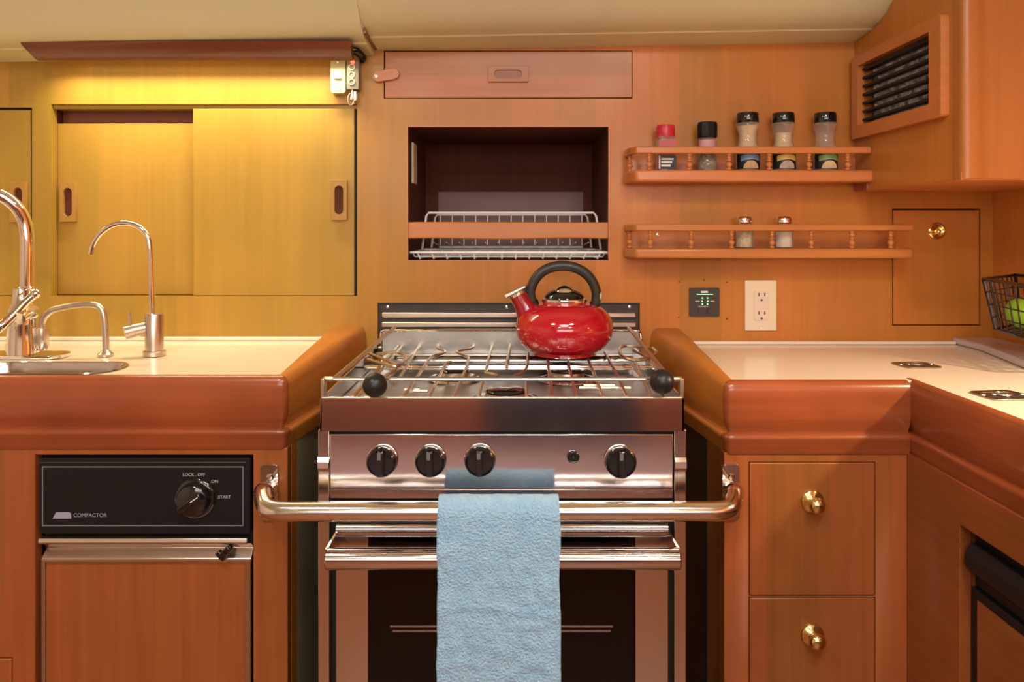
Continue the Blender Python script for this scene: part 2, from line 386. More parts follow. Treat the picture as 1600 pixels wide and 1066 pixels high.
# ============================================================ LEFT UPPER: sliding cupboards
def finger_pull(parent, cx, cz, y, w_=.0335, h=.084, m=None):
    """rectangular wooden block with an oval finger recess"""
    m = m or W['lamplitp']
    r = w_*.27; ov = rrect(cx-r, cx+r, cz-h*.36, cz+h*.36, r*.98, 6)
    o = MB().plate(rrect(cx-w_/2, cx+w_/2, cz-h/2, cz+h/2, .001, 2), [ov], .009, mpx(y-.009)).build('finger_pull', m, parent, .0012)
    MB().plate([(a+(cx-a)*.02, b) for a, b in ov], [], .0015, mpx(y-.0018)).build('recess', W['dark'], o)
    return o
cab = thing('sliding_door_cupboard', 'wide lamplit-yellow cupboard with two sliding doors behind the slim taps', 'cupboard', (PX(319, YW), YW, PZ(463, YW)))
x0, x1, z0, z1 = PX(80, YW), PX(558, YW), PZ(463, YW), PZ(163, YW)
c = MB(); c.box(x0-.012, x1+.012, 1.80, 1.81, z0-.012, z1+.012); c.box(x0-.012, x0-.001, 1.581, 1.80, z0-.012, z1+.012); c.box(x1+.001, x1+.012, 1.581, 1.80, z0-.012, z1+.012)
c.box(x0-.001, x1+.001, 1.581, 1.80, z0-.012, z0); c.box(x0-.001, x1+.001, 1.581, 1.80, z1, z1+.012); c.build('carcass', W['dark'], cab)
MB().box(x0+.001, x1-.001, 1.567, 1.598, z1-.0085, z1-.0005).build('track', W['lamplitx'], cab)
MB().box(x0+.001, x1-.001, 1.600, 1.606, z1-.050, z1-.001).build('head_rail', W['valance'], cab)
d = MB().box(PX(86, 1.585), PX(318, 1.585), 1.584, 1.592, z0+.001, PZ(193, 1.584)).build('sliding_door', W['honey'], cab, .001); finger_pull(d, PX(107.5, 1.58), PZ(316, 1.58), 1.584)
d = MB().box(PX(302, 1.565), PX(553.5, 1.565), 1.5645, 1.574, z0+.001, PZ(170, 1.565)).build('sliding_door', W['honey'], cab, .001); finger_pull(d, PX(531, 1.565), PZ(313, 1.565), 1.5645)
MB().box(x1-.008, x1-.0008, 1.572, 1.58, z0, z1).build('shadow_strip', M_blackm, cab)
far = thing('sliding_door_cupboard', 'lamplit-yellow sliding cupboard cut off by the left picture edge, behind the tall faucet', 'cupboard', (-1.3, YW, PZ(463, YW)))
fx0, fx1, fz1 = -1.60, PX(50, YW), PZ(168, YW)
c = MB(); c.box(fx0-.012, fx1+.012, 1.80, 1.81, z0-.012, fz1+.012); c.box(fx0-.012, fx0-.001, 1.581, 1.80, z0-.012, fz1); c.box(fx1+.001, fx1+.012, 1.581, 1.80, z0-.012, fz1)
c.box(fx0, fx1, 1.581, 1.80, z0-.012, z0); c.box(fx0, fx1, 1.581, 1.80, fz1, fz1+.012); c.build('carcass', W['dark'], far)
d = MB().box(fx0+.3, PX(48, 1.565), 1.5645, 1.574, z0+.001, fz1-.004).build('sliding_door', W['honey'], far, .001); finger_pull(d, PX(32, 1.565), PZ(316, 1.565), 1.5645)
MB().box(fx0+.001, fx0+.32, 1.584, 1.592, z0+.001, fz1-.004).build('sliding_door', W['honey'], far, .001)
# light valance
yv = 1.465
val = MB()
def valprof(x):   # (Y, z) cross-section hanging under the ceiling
    zt = zceil(x, 1.46)-.001
    return [(yv-.006, zt-.006), (yv-.010, PZ(66, yv)), (yv-.006, PZ(72, yv)), (yv+.002, PZ(80, yv)), (yv+.012, PZ(88, yv)), (yv+.022, PZ(91, yv)), (yv+.026, PZ(89, yv)), (yv+.026, zt)]
sta = [(PX(30, yv), 1.0), (PX(34, yv), 0), (PX(300, yv), 0), (PX(548, yv), 0)]
vv = []; ff = []
for k, (x, e) in enumerate(sta):
    pr = valprof(x)
    for j, (yy, zz) in enumerate(pr):
        xx = x+(.018*(1-((zz-PZ(91, yv))/.034)) if k < 2 else 0)
        vv.append((max(xx, x), yy, zz))
n_ = 8
for k in range(1, 3):
    for j in range(n_): ff.append((k*n_+j, k*n_+(j+1) % n_, (k+1)*n_+(j+1) % n_, (k+1)*n_+j))
ff.append(tuple(n_+j for j in range(n_))); ff.append(tuple(3*n_+j for j in reversed(range(n_))))
tag(val.add(vv, ff).build('light_valance', W['valance'], smooth=50), 'dark brown moulded wooden valance under the ceiling at upper left', 'moulding')
lt = thing('strip_lamp', 'strip lamp hidden behind the dark valance over the sliding doors', 'lamp', (-.70, 1.50, 1.50))
MB().box(-.945, -.325, 1.494, 1.512, 1.5125, 1.5185).build('housing', M_white, lt, .002)
MB().box(-.935, -.335, 1.4955, 1.5105, 1.5105, 1.5125).build('diffuser', M_tube, lt, .001)

# switch, gadget and cable at the valance end
ys_ = YW
sw = thing('switch_box', 'ivory rocker switch box on the wall at the right end of the valance', 'switch', (PX(530, ys_), ys_, PZ(146, ys_)))
MB().plate(rrect(PX(517, 1.54), PX(540.5, 1.54), PZ(146, 1.54), PZ(90, 1.54), .006), [], .022, mpx(1.537)).build('housing', M_ivory2, sw, .003, 3)
MB().plate(rrect(PX(522, 1.54), PX(535, 1.54), PZ(124, 1.54), PZ(110, 1.54), .003), [], .006, mpx(1.533)).build('rocker', M_ivory2, sw, .001)
MB().lathe([(.0015, 0), (.0015, .002)], (PX(527, 1.53), 1.535, PZ(96, 1.53)), (0, 1, 0), 10).build('screw', M_screw, sw)
gd = thing('indicator_panel', 'narrow grey indicator strip with a glowing red lamp beside the ivory switch', 'indicator', (PX(552, ys_), ys_, PZ(140, ys_)))
MB().plate(rrect(PX(541.5, 1.53), PX(560, 1.53), PZ(139, 1.53), PZ(88, 1.53), .002), [], .028, mpx(1.531)).build('housing', M_grey, gd, .0015)
for py in (105, 117, 128):
    MB().tube([(PX(549.5, 1.53)+.0058*math.cos(a), 1.530, PZ(py, 1.53)+.0058*math.sin(a)) for a in [2*PI*i/18 for i in range(18)]], .0012, True, 6).build('ring', M_ivory, gd)
MB().ball((PX(551, 1.53), 1.530, PZ(97, 1.53)), .0042).build('lamp_lens', M_redled, gd)
ky = thing('hook_clip', 'small metal snap hook hanging below the grey indicator strip', 'hook', (PX(549, 1.53), 1.53, PZ(163, 1.53)))
MB().tube([(PX(547, 1.53)+.006*math.cos(a), 1.538, PZ(154, 1.53)+.012*math.sin(a)) for a in [2*PI*i/20 for i in range(20)]], .0016, True, 6).build('loop', M_nickel, ky)
MB().tube([P(550, 140, 1.538), P(550, 147, 1.538), P(549, 156, 1.536)], .003, res=8).build('swivel', M_nickel, ky)
MB().box(PX(553, 1.54), PX(558, 1.54), 1.534, 1.56, PZ(158, 1.54), PZ(143, 1.54)).build('bracket', M_nickel, ky, .001)
cbm = MB()
for k, (dx, dz) in enumerate([(0, 0), (4, 5), (-3, 9)]):
    cbm.tube(smooth_path([P(545+dx, 76+dz, 1.49), P(556+dx, 74+dz, 1.50), P(566+dx, 82+dz, 1.52), P(572, 90+dz*.5, 1.55), P(562, 92+dz*.6, 1.553)], 2), .0024, res=8)
tag(cbm.build('cable_bundle', M_black), 'short bundle of black cables at the ceiling corner above the red lamp', 'cable')
MBl = MB().tube([P(559, 86, 1.545), P(571, 95, 1.55)], .002, res=8); tag(MBl.build('cable_clip', M_nickel), 'small bright metal clip beside the black cables', 'clip')
# wooden corner stop between ceiling panels
tag(MB().hexa([(PX(572, 1.5), 1.447, 1.5445), (PX(579, 1.5), 1.447, 1.5445), (PX(589, 1.55), 1.558, PZ(78, 1.558)), (PX(581, 1.55), 1.558, PZ(79, 1.558)),
    (PX(572, 1.5), 1.447, 1.560), (PX(579, 1.5), 1.447, 1.560), (PX(589, 1.55), 1.558, 1.541), (PX(581, 1.55), 1.558, 1.541)]).build('ceiling_batten', W['valance']), 'short dark wooden batten slanting along the ceiling joint above the turn button', 'batten')

# ============================================================ CENTRE UPPER: lift-up locker, dish niche
dr = thing('upper_locker', 'shallow wide orange wood locker front under the ceiling above the open niche', 'locker', (PX(794, YW), YW, PZ(154, YW)))
f = MB().hexa([(PX(601, YW), 1.5585, PZ(155, YW)+.002), (PX(987.5, YW), 1.5585, PZ(152.5, YW)), (PX(987.5, YW), 1.576, PZ(152.5, YW)), (PX(601, YW), 1.576, PZ(155, YW)+.002),
     (PX(601, YW), 1.5585, PZ(81, YW)), (PX(987.5, YW), 1.5585, PZ(80, YW)), (PX(987.5, YW), 1.576, PZ(80, YW)), (PX(601, YW), 1.576, PZ(81, YW))]).build('front', W['locker'], dr, .0012)
cx, cz = PX(794, YW), PZ(116.5, YW)
o = MB().plate(rrect(cx-.042, cx+.042, cz-.0165, cz+.0165, .0015, 2), [rrect(cx-.029, cx+.029, cz-.0095, cz+.0085, .0088, 6)], .006, mpx(1.5525)).build('finger_pull', W['locker'], f, .0012)
MB().plate(rrect(cx-.029, cx+.029, cz-.0095, cz+.0085, .0088, 6), [], .001, mpx(1.5572)).build('recess', W['red'], o)
MB().plate(rect(PX(598, YW), PX(990, YW), PZ(156, YW), PZ(78, YW)), [], .004, mpx(1.581)).build('backing', W['dark'], dr)
tb = thing('turn_button', 'small rounded wooden turn button beside the upper locker front', 'latch', (PX(586, YW), YW, PZ(120, YW)))
a = P(590, 119, 1.55); b = P(615, 115, 1.55); pts = []
dv = (b-a).normalized(); nv = Vector((-dv.z, 0, dv.x)); r = .0115
for i in range(9): t = PI/2+PI*i/8; pts.append(a+dv*math.cos(t)*r+nv*math.sin(t)*r)
for i in range(9): t = -PI/2+PI*i/8; pts.append(b+dv*math.cos(t)*r+nv*math.sin(t)*r)
MB().plate([(p.x, p.z) for p in pts], [], .008, mpx(1.5502)).build('body', W['orangex'], tb, .002, 3)
MB().lathe([(0, 0), (.0036, .0006), (.0042, .003), (.004, .004)], (PX(587, 1.55), 1.5485, PZ(119, 1.55)), (0, 1, 0), 14).build('screw', M_screw, tb)

ni = thing('dish_niche', 'open dark wood niche above the stove with a wooden front bar', 'niche', (PX(794, YW), YW, PZ(408, YW)))
a0, a1, b0, b1 = PX(636, YW), PX(952, YW), PZ(408, YW), PZ(197, YW)
yb = 1.90
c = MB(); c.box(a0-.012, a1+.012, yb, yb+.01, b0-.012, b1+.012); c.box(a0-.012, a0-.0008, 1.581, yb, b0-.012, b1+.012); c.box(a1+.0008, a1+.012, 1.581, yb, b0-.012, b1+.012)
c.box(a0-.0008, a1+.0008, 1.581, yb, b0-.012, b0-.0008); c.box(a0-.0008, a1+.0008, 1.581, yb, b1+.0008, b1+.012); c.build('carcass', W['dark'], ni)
rl = MB(); n = 24; vs = []; fs = []
for i in range(n+1):
    x = a0+.0006+(a1-a0-.0012)*i/n; u = i/n
    zb = PZ(373.5, 1.565)+.0012*math.sin(u*9+.5)+.003*max(0, 1-u*5)*0; zt = PZ(347, 1.565)+.0004*math.sin(u*5)
    vs += [(x, 1.5615, zb), (x, 1.5615, zt), (x, 1.577, zt), (x, 1.577, zb)]
for i in range(n):
    k = 4*i
    for j in range(4): fs.append((k+j, k+(j+1) % 4, k+4+(j+1) % 4, k+4+j))
fs += [(0, 1, 2, 3), tuple(4*n+j for j in (3, 2, 1, 0))]
rl.add(vs, fs).build('front_bar', W['orangex'], ni, .003, 3)
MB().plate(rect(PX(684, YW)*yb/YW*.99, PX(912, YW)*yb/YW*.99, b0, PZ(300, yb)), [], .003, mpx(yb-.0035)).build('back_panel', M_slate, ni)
MB().box(a0+.0006, a0+.006, 1.62, 1.68, PZ(286, 1.62), PZ(222, 1.62)).build('switch_plate', M_ivory, ni, .002)
# front nosing of the niche, lighter rim
MB().plate(rect(a0, a1, b0, b1), [rect(a0+.0016, a1-.0016, b0+.0016, b1-.0016)], .012, mpx(1.5598)).build('edge_lipping', W['orangex'], ni)

# white dish rack
dk = thing('dish_rack', 'white coated wire dish rack inside the niche behind the wooden bar', 'dish rack', (PX(794, 1.7), 1.7, b0))
def wbasket(parent, x0, x1, y0, y1, zt, zb, nxw, nyw, inset, rr=.0028, rw=.0016, lowrail=None):
    m = MB(); m.tube([(x0, y0, zt), (x1, y0, zt), (x1, y1, zt), (x0, y1, zt)], rr, True, 8); m.build('rim', M_white, parent)
    X0, X1, Y0, Y1 = x0+inset, x1-inset, y0+inset, y1-inset
    for i in range(nxw):
        u = (i+.5)/nxw; xa = x0+(x1-x0)*u; xb = X0+(X1-X0)*u
        MB().tube([(xa, y0, zt), (xb, Y0, zb), (xb, Y1, zb), (xa, y1, zt)], rw, False, 6).build('wire', M_white, parent)
    for i in range(nyw):
        u = (i+.5)/nyw; ya = y0+(y1-y0)*u; yb_ = Y0+(Y1-Y0)*u
        MB().tube([(x0, ya, zt), (X0, yb_, zb+.0028), (X1, yb_, zb+.0028), (x1, ya, zt)], rw, False, 6).build('wire', M_white, parent)
    for zz in (lowrail or []):
        u = (zt-zz)/(zt-zb); k = inset*u
        MB().tube([(x0+k, y0+k, zz), (x1-k, y0+k, zz), (x1-k, y1-k, zz), (x0+k, y1-k, zz)], rw, True, 6).build('wire', M_white, parent)
zfl = b0+.002
wbasket(dk, PX(642, 1.600), PX(948, 1.600), 1.595, 1.835, PZ(394.5, 1.6), zfl+.002, 14, 4, .005, .0030, .0019)
# taller loop rack behind
x0, x1 = PX(667, 1.66), PX(930, 1.66)
yA, yB = 1.64, 1.83
for yy in (yA, yB):
    MB().tube([(x0-.008, yy, zfl+.02), (x0+.001, yy, PZ(338, 1.66)), (x0+.006, yy, PZ(333, 1.66)), (x1-.006, yy, PZ(333, 1.66)), (x1, yy, PZ(338, 1.66)), (x1+.010, yy, zfl+.02)], .0026, False, 8).build('loop_rail', M_white, dk)
for i in range(13):
    x = x0+.014+(x1-x0-.028)*i/12
    MB().tube([(x, yB, PZ(333, 1.66)), (x, yB-.004, PZ(386, 1.70)), (x, yA+.03, zfl+.035)], .0014, False, 6).build('wire', M_white, dk)
MB().tube([(x0+.012, yB-.006, PZ(387, 1.78)), (x1-.012, yB-.006, PZ(387, 1.78))], .0024, False, 8).build('loop_rail', M_white, dk)

# ============================================================ SPICE SHELVES
def spindle(parent, x, y, z0, z1):
    h = z1-z0; r = .0062
    pr = [(.55, 0), (.9, .03), (.9, .10), (.5, .15), (1, .28), (1.05, .36), (.8, .45), (.5, .52), (.95, .56), (.95, .62), (.5, .66), (.75, .78), (.55, .86), (.85, .9), (.85, .97), (.6, 1)]
    return MB().lathe([(a*r, b*h) for a, b in pr], (x, y, z0), seg=16).build('spindle', W['orangex'], parent, smooth=60)
def shelf(name_label, pyt, pyb, ryt, ryb, xr_board, xr_rail, spx, end_return, xrsp=None):
    yf = 1.480
    zt, zb = PZ(pyt, yf), PZ(pyb, yf); rt, rb = PZ(ryt, yf+.004), PZ(ryb, yf+.004)
    xl = PX(974, YW); t = thing('spice_shelf', name_label, 'shelf', ((xl+xr_board)/2, YW, zb))
    ch = .026
    board = [(xr_board, YW-.0006), (xl, YW-.0006), (xl, yf+ch), (xl+ch*.55, yf)] + ([(xr_board, yf)] if not end_return else [(xr_board-.004, yf), (xr_board, yf+.006)])
    MB().prism(board, 'z', zb, zt).build('shelf_board', W['orangex'], t, .0045, 3)
    xi, yi = .0115, .0115
    ro = [(xl+.002, YW-.0008), (xl+.002, yf+ch), (xl+ch*.55, yf+.003), (xr_rail, yf+.003)]
    ri = [(xr_rail, yf+.003+yi), (xl+ch*.55+.005, yf+.003+yi), (xl+.002+xi, yf+ch+.004), (xl+.002+xi, YW-.0008)]
    MB().prism(ro+ri, 'z', rb, rt).build('rail', W['orangex'], t, .0025, 2)
    for px in spx:
        spindle(t, PX(px, yf+.009), yf+.009, zt, rb)
    spindle(t, xl+.008, yf+.045, zt, rb)
    if end_return:
        spindle(t, xr_rail-.018, yf+.050, zt, rb)
    # thin back board against the wall
    MB().box(xl+.014, (xr_rail if not end_return else xr_rail-.012), YW-.0046, YW-.0006, zt, rb).build('back_strip', W['orangex'], t)
    return t, zt
SH1, ZS1 = shelf('upper spice shelf with turned spindles, holding five tall seasoning bottles', 265.5, 284, 229, 240, PX(1366, 1.48), PX(1362, 1.484), [1014, 1077, 1139, 1201.5, 1264, 1324.5], False)
SH2, ZS2 = shelf('lower spice shelf with turned spindles, holding two small glass shakers', 388.5, 404, 350.5, 361, PX(1430, 1.48), PX(1427, 1.484), [1016, 1079.5, 1143, 1206, 1267.5, 1331, 1392], True)
MB().hexa([(PX(1334, 1.55), 1.495, PZ(297, 1.495)), (PX(1365, 1.49), 1.495, PZ(293, 1.49)), (PX(1335, 1.558), 1.558, PZ(298, 1.558)), (PX(1334, 1.558), 1.558, PZ(298, 1.558)),
   (PX(1334, 1.55), 1.495, ZS1-.0235), (PX(1365, 1.49), 1.495, ZS1-.0235), (PX(1335, 1.558), 1.558, ZS1-.0235), (PX(1334, 1.558), 1.558, ZS1-.0235)]).build('support_block', W['red'], SH1)
for px in (1028, 1336):   # bright screw heads in the back strip of the lower shelf
    MB().lathe([(0, 0), (.0032, .0008), (.004, .003)], (PX(px, 1.553), 1.5535, PZ(367, 1.553)), (0, 1, 0), 12).build('screw', M_screw, SH2)

# ---- bottles
YB = 1.5265
def content(name, c1, c2, scale=250):
    m = bpy.data.materials.new(name); m.use_nodes = True; nt = m.node_tree; b = nt.nodes['Principled BSDF']; b.inputs['Roughness'].default_value = .8
    g = nt.nodes.new('ShaderNodeNewGeometry'); v = nt.nodes.new('ShaderNodeTexVoronoi'); v.inputs['Scale'].default_value = scale
    nt.links.new(g.outputs['Position'], v.inputs['Vector']); sp = nt.nodes.new('ShaderNodeSeparateColor'); nt.links.new(v.outputs['Color'], sp.inputs[0])
    nt.links.new(mixc(nt, sp.outputs[0], c1, c2), b.inputs['Base Color']); return m
C_tan = content('tan_powder', (.62, .44, .22), (.70, .52, .30))
C_tan2 = content('mixed_seasoning', (.62, .40, .22), (.50, .30, .16), 300)
C_pale = content('pale_flakes', (.55, .42, .34), (.40, .30, .28), 260)
C_pepper = content('peppercorns', (.30, .22, .14), (.07, .05, .035), 190)
C_pink = content('pink_band', (.65, .35, .38), (.60, .30, .34), 100)
C_redspice = content('red_spice', (.50, .10, .05), (.40, .07, .04))
C_salt = content('white_salt', (.72, .66, .58), (.82, .77, .68), 220)
C_salt2 = content('coarse_seasoned_salt', (.72, .62, .46), (.52, .40, .26), 240)
def label_band(parent, x, y, z0, z1, r, mt, a0=-150, a1=-30, name='label'):
    m = MB(); n = 20; vs = []; fs = []
    for k in range(n+1):
        t = math.radians(a0+(a1-a0)*k/n)
        for rr in (r, r-.0008):
            for z in (z0, z1): vs.append((x+rr*math.cos(t), y+rr*math.sin(t), z))
    for k in range(n):
        i = 4*k
        fs += [(i, i+1, i+5, i+4), (i+2, i+6, i+7, i+3), (i, i+4, i+6, i+2), (i+1, i+3, i+7, i+5)]
    fs += [(0, 2, 3, 1), (4*n, 4*n+1, 4*n+3, 4*n+2)]
    return m.add(vs, fs).build(name, mt, parent)
def arch_label(parent, x, y, zc, r, mt, w_=.9, h=.011, sag=.004, name='label_banner'):
    vs = []; fs = []; n = 16
    for k in range(n+1):
        u = -1+2*k/n; t = -PI/2+u*w_; z = zc-sag*u*u
        for rr in (r, r-.0006):
            vs += [(x+rr*math.cos(t), y+rr*math.sin(t), z-h/2), (x+rr*math.cos(t), y+rr*math.sin(t), z+h/2)]
    for k in range(n):
        i = 4*k; fs += [(i, i+1, i+5, i+4), (i+2, i+6, i+7, i+3), (i, i+4, i+6, i+2), (i+1, i+3, i+7, i+5)]
    fs += [(0, 2, 3, 1), (4*n, 4*n+1, 4*n+3, 4*n+2)]
    return MB().add(vs, fs).build(name, mt, parent)
M_lblk = mat('black_label', (.012, .012, .015), .35)
M_lblue = mat('blue_banner', (.16, .30, .46), .4); M_lyel = mat('yellow_banner', (.62, .46, .12), .4); M_lgrn = mat('green_banner', (.22, .38, .14), .4)
M_pinkc = mat('red_label', (.50, .12, .12), .45)
def tall_jar(px, label, cont, banner, fill, blob):
    x = PX(px, YB); z = ZS1+.0005; h = PZ(177, YB)-z; t = thing('seasoning_bottle', label, 'bottle', (x, YB, z), 'tall black-capped seasoning bottles')
    R = .0235
    # body: straight lower half, waist, flared shoulder
    pr = [(0, 0), (R*.9, 0), (R, .003), (R, .040), (R*.90, .048), (R*.78, .056), (R*.76, .066), (R*.80, .076), (R*.98, .086), (R*1.02, .091), (R*.9, .094), (R*.86, .098), (0, .098)]
    k = (h-.020)/.094
    MB().lathe([(a, b*k) for a, b in pr], (x, YB, z), seg=32).build('jar', M_glass, t, smooth=60)
    top = fill
    q = [(0, .0015)]+[(max(a-.0018, 0), min(max(b, .0015), .096)*k) for a, b in pr[1:-1] if b*k < top]+[]
    rl_ = q[-1][0]; MB().lathe(q+[(rl_, top), (0, top)], (x, YB, z), seg=24).build('contents', cont, t, smooth=60)
    cp = [(0, 0), (R*.93, 0), (R*.95, .001), (R*.95, .019), (R*.90, .021), (0, .021)]
    MB().lathe(cp, (x, YB, z+h-.021), seg=32).build('cap', M_cap, t, smooth=40)
    label_band(t, x, YB, z+.004, z+.040, R+.0009, M_lblk, -165, -15)
    arch_label(t, x, YB, z+.0285, R+.0016, banner, .85)
    # lens shaped window showing the spice, at the foot of the label
    vs = [(x, YB-(R+.0024), z+.005)]; n = 20
    for i in range(n+1):
        a = PI*i/n; uu = math.cos(a)*.62; vs.append((x+(R+.0024)*math.sin(uu), YB-(R+.0024)*math.cos(uu), z+.005+.0155*math.sin(a)))
    m = MB().add(vs, [(0, i+1, i+2) for i in range(n)])
    m.build('label_picture', blob, t)
    arch_label(t, x, YB, z+.0375, R+.0016, M_ivory, .55, .004, .0015, 'label_title')
    return t
tall_jar(1168, 'black-capped bottle of tan powder with blue label banner on the upper shelf', C_tan, M_lblue, .092, C_tan2)
tall_jar(1224, 'black-capped bottle with yellow label banner on the upper shelf', C_tan, M_lyel, .078, C_pale)
tall_jar(1289, 'half-empty black-capped bottle with green label banner, nearest the vent', C_pale, M_lgrn, .050, C_tan)
# red capped square-ish bottle
x = PX(1040, YB); z = ZS1+.0005; t = thing('seasoning_bottle', 'red-capped seasoning bottle with black and white label, leftmost on the upper shelf', 'bottle', (x, YB, z))
h = PZ(196, YB)-z
MB().plate(rrect(x-.0175, x+.0175, YB-.0175, YB+.0175, .006), [], h-.024, lambda a, b, w_: (a, b, z+w_)).build('jar', M_glass, t, .0015)
MB().plate(rrect(x-.0158, x+.0158, YB-.0158, YB+.0158, .005), [], .047, lambda a, b, w_: (a, b, z+.0015+w_)).build('contents', C_redspice, t)
MB().plate(rrect(x-.0180, x+.0180, YB-.0182, YB-.0176, .0001, 1), [], .028, lambda a, b, w_: (a, b, z+.003+w_)).build('label', M_lblk, t)
for k, s in enumerate((.024, .0175, .0105)):
    MB().box(x-.0125, x+.0125-.003*k, YB-.0186, YB-.0183, z+s-.002, z+s+.0018).build('label_line', M_print, t)
MB().box(x-.0176, x-.0145, YB-.0188, YB-.0182, z+.004, z+.031).build('label_edge', M_print, t)
MB().plate(rrect(x-.0179, x+.0179, YB-.0182, YB-.0177, .0001, 1), [], .017, lambda a, b, w_: (a, b, z+.046+w_)).build('upper_label', M_pinkc, t)
MB().lathe([(0, 0), (.0182, 0), (.0188, .002), (.0188, .023), (.0175, .026), (0, .026)], (x, YB, z+h-.026), seg=40).build('cap', M_redcap, t, smooth=40)
# pepper grinder
x = PX(1105, YB); t = thing('pepper_grinder', 'glass pepper grinder with square black top, between the red cap and the tall bottles', 'pepper mill', (x, YB, z))
h = PZ(191, YB)-z
MB().lathe([(0, 0), (.0195, 0), (.0205, .002), (.0205, .018), (.0185, .029), (.0165, .036), (.0165, h-.026), (0, h-.026)], (x, YB, z), seg=32).build('jar', M_glass, t, smooth=50)
MB().lathe([(0, .0015), (.0185, .0015), (.019, .018), (.017, .028), (.0148, .036), (.0145, .040), (0, .040)], (x, YB, z), seg=24).build('contents', C_pepper, t)
label_band(t, x, YB, z+.046, z+.064, .0172, C_pink, 0, 359, 'collar_band')
label_band(t, x, YB, z+.036, z+.042, .0172, M_lblk, -170, -10, 'neck_label')
MB().lathe([(0, 0), (.019, 0), (.0205, .003), (.0205, .026), (.0195, .032), (.0165, .033), (.015, .030), (0, .030)], (x, YB, z+h-.033), seg=10).build('grinder_top', M_black, t, .001, smooth=20)
# shakers
for px, cont, top, lab in ((1163, C_salt2, .036, 'glass shaker of tan seasoned salt with chrome lid, left one on the lower shelf'), (1225, C_salt, .033, 'glass shaker of white salt with chrome lid, right one on the lower shelf')):
    x = PX(px, YB); z = ZS2+.0005; h = PZ(338, YB)-z
    t = thing('salt_shaker', lab, 'shaker', (x, YB, z), 'glass shakers on the lower shelf')
    R = .0185
    MB().lathe([(0, 0), (R*.9, 0), (R, .002), (R, .042), (R*.93, .046), (R*.80, .050), (R*.78, h-.014), (0, h-.014)], (x, YB, z), seg=10).build('jar', M_glass, t, .001, smooth=20)
    MB().lathe([(0, .0015), (R*.86, .0015), (R*.88, top), (0, top-.002)], (x, YB, z), seg=20).build('contents', cont, t)
    MB().lathe([(0, 0), (R*.84, 0), (R*.86, .002), (R*.84, .010), (R*.72, .0145), (0, .0155)], (x, YB, z+h-.0155), seg=28).build('lid', M_chrome, t, smooth=60)

# ============================================================ WALL FITTINGS (right)
yo = YW
pn = thing('tank_gauge_panel', 'small square dark panel with green lit dots on the wall', 'gauge', (PX(1100, YW), YW, PZ(495, YW)))
pc = MB().plate(rrect(PX(1076.5, YW), PX(1123.5, YW), PZ(494.5, YW), PZ(449.5, YW), .003), [], .004, mpx(YW-.0045)).build('face', M_gunmet, pn, .001)
g = []
for px in (1096.5, 1104.5):
    for py in (465.5, 470.5, 475): MB().lathe([(0, 0), (.0014, 0), (.0014, .001)], (PX(px, YW), YW-.0055, PZ(py, YW)), (0, 1, 0), 10).build('indicator_dot', M_led, pn)
MB().box(PX(1094.5, YW), PX(1105, YW), YW-.0053, YW-.0045, PZ(457.5, YW), PZ(454.5, YW)).build('nameplate', M_print, pn)
for a, b, py in ((1088, 1113, 459.7), (1085.5, 1092, 470.5), (1109, 1115, 470.5)):
    MB().box(PX(a, YW), PX(b, YW), YW-.0051, YW-.0045, PZ(py+.5, YW), PZ(py-.5, YW)).build('print_line', M_led if py < 460 else M_print, pn)
MB().box(PX(1090, YW), PX(1106, YW), YW-.0051, YW-.0045, PZ(479.8, YW), PZ(478, YW)).build('print_line', M_dimprint, pn)
for px in (1094, 1108): MB().lathe([(0, 0), (.0058, 0), (.0062, .0012), (.0058, .002)], (PX(px, YW), YW-.0062, PZ(486, YW)), (0, 1, 0), 18).build('button', M_gunmet, pn)
for i, (px, py) in enumerate(((1061.5, 440.5), (1100, 437.5), (1136, 441), (1060.5, 496), (1136, 498.5))):
    MB().lathe([(0, 0), (.0016, 0), (.0016, .0006)], (PX(px, YW), YW-.0008, PZ(py, YW)), (0, 1, 0), 10).build('screw_hole', W['dark'], pn)
ot = thing('wall_outlet', 'ivory double wall outlet plate above the right counter', 'outlet', (PX(1187, YW), YW, PZ(516, YW)))
pc = MB().plate(rrect(PX(1163, YW), PX(1211.5, YW), PZ(516, YW), PZ(438, YW), .002), [], .005, mpx(YW-.0055)).build('cover_plate', M_ivory, ot, .0015)
MB().plate(rrect(PX(1176.5, YW), PX(1199.5, YW), PZ(500, YW), PZ(455, YW), .0015), [], .003, mpx(YW-.0078)).build('receptacle', mat('pinkish_ivory', (.76, .62, .50), .35), ot, .0006)
for py in (460, 488.5):
    for px in (1184, 1193): MB().box(PX(px-.9, YW), PX(px+.9, YW), YW-.0082, YW-.0076, PZ(py+2.6, YW), PZ(py-2.6, YW)).build('slot', M_gunmet, ot)
for py in (468.5, 497): MB().lathe([(0, 0), (.0024, 0), (.0024, .0006)], (PX(1188, YW), YW-.0082, PZ(py, YW)), (0, 1, 0), 12).build('ground_hole', M_gunmet, ot)
for py in (442.5, 511.5): MB().lathe([(0, 0), (.0022, .0003), (.0026, .0012)], (PX(1187.5, YW), YW-.0066, PZ(py, YW)), (0, 1, 0), 12).build('screw', M_screw, ot)
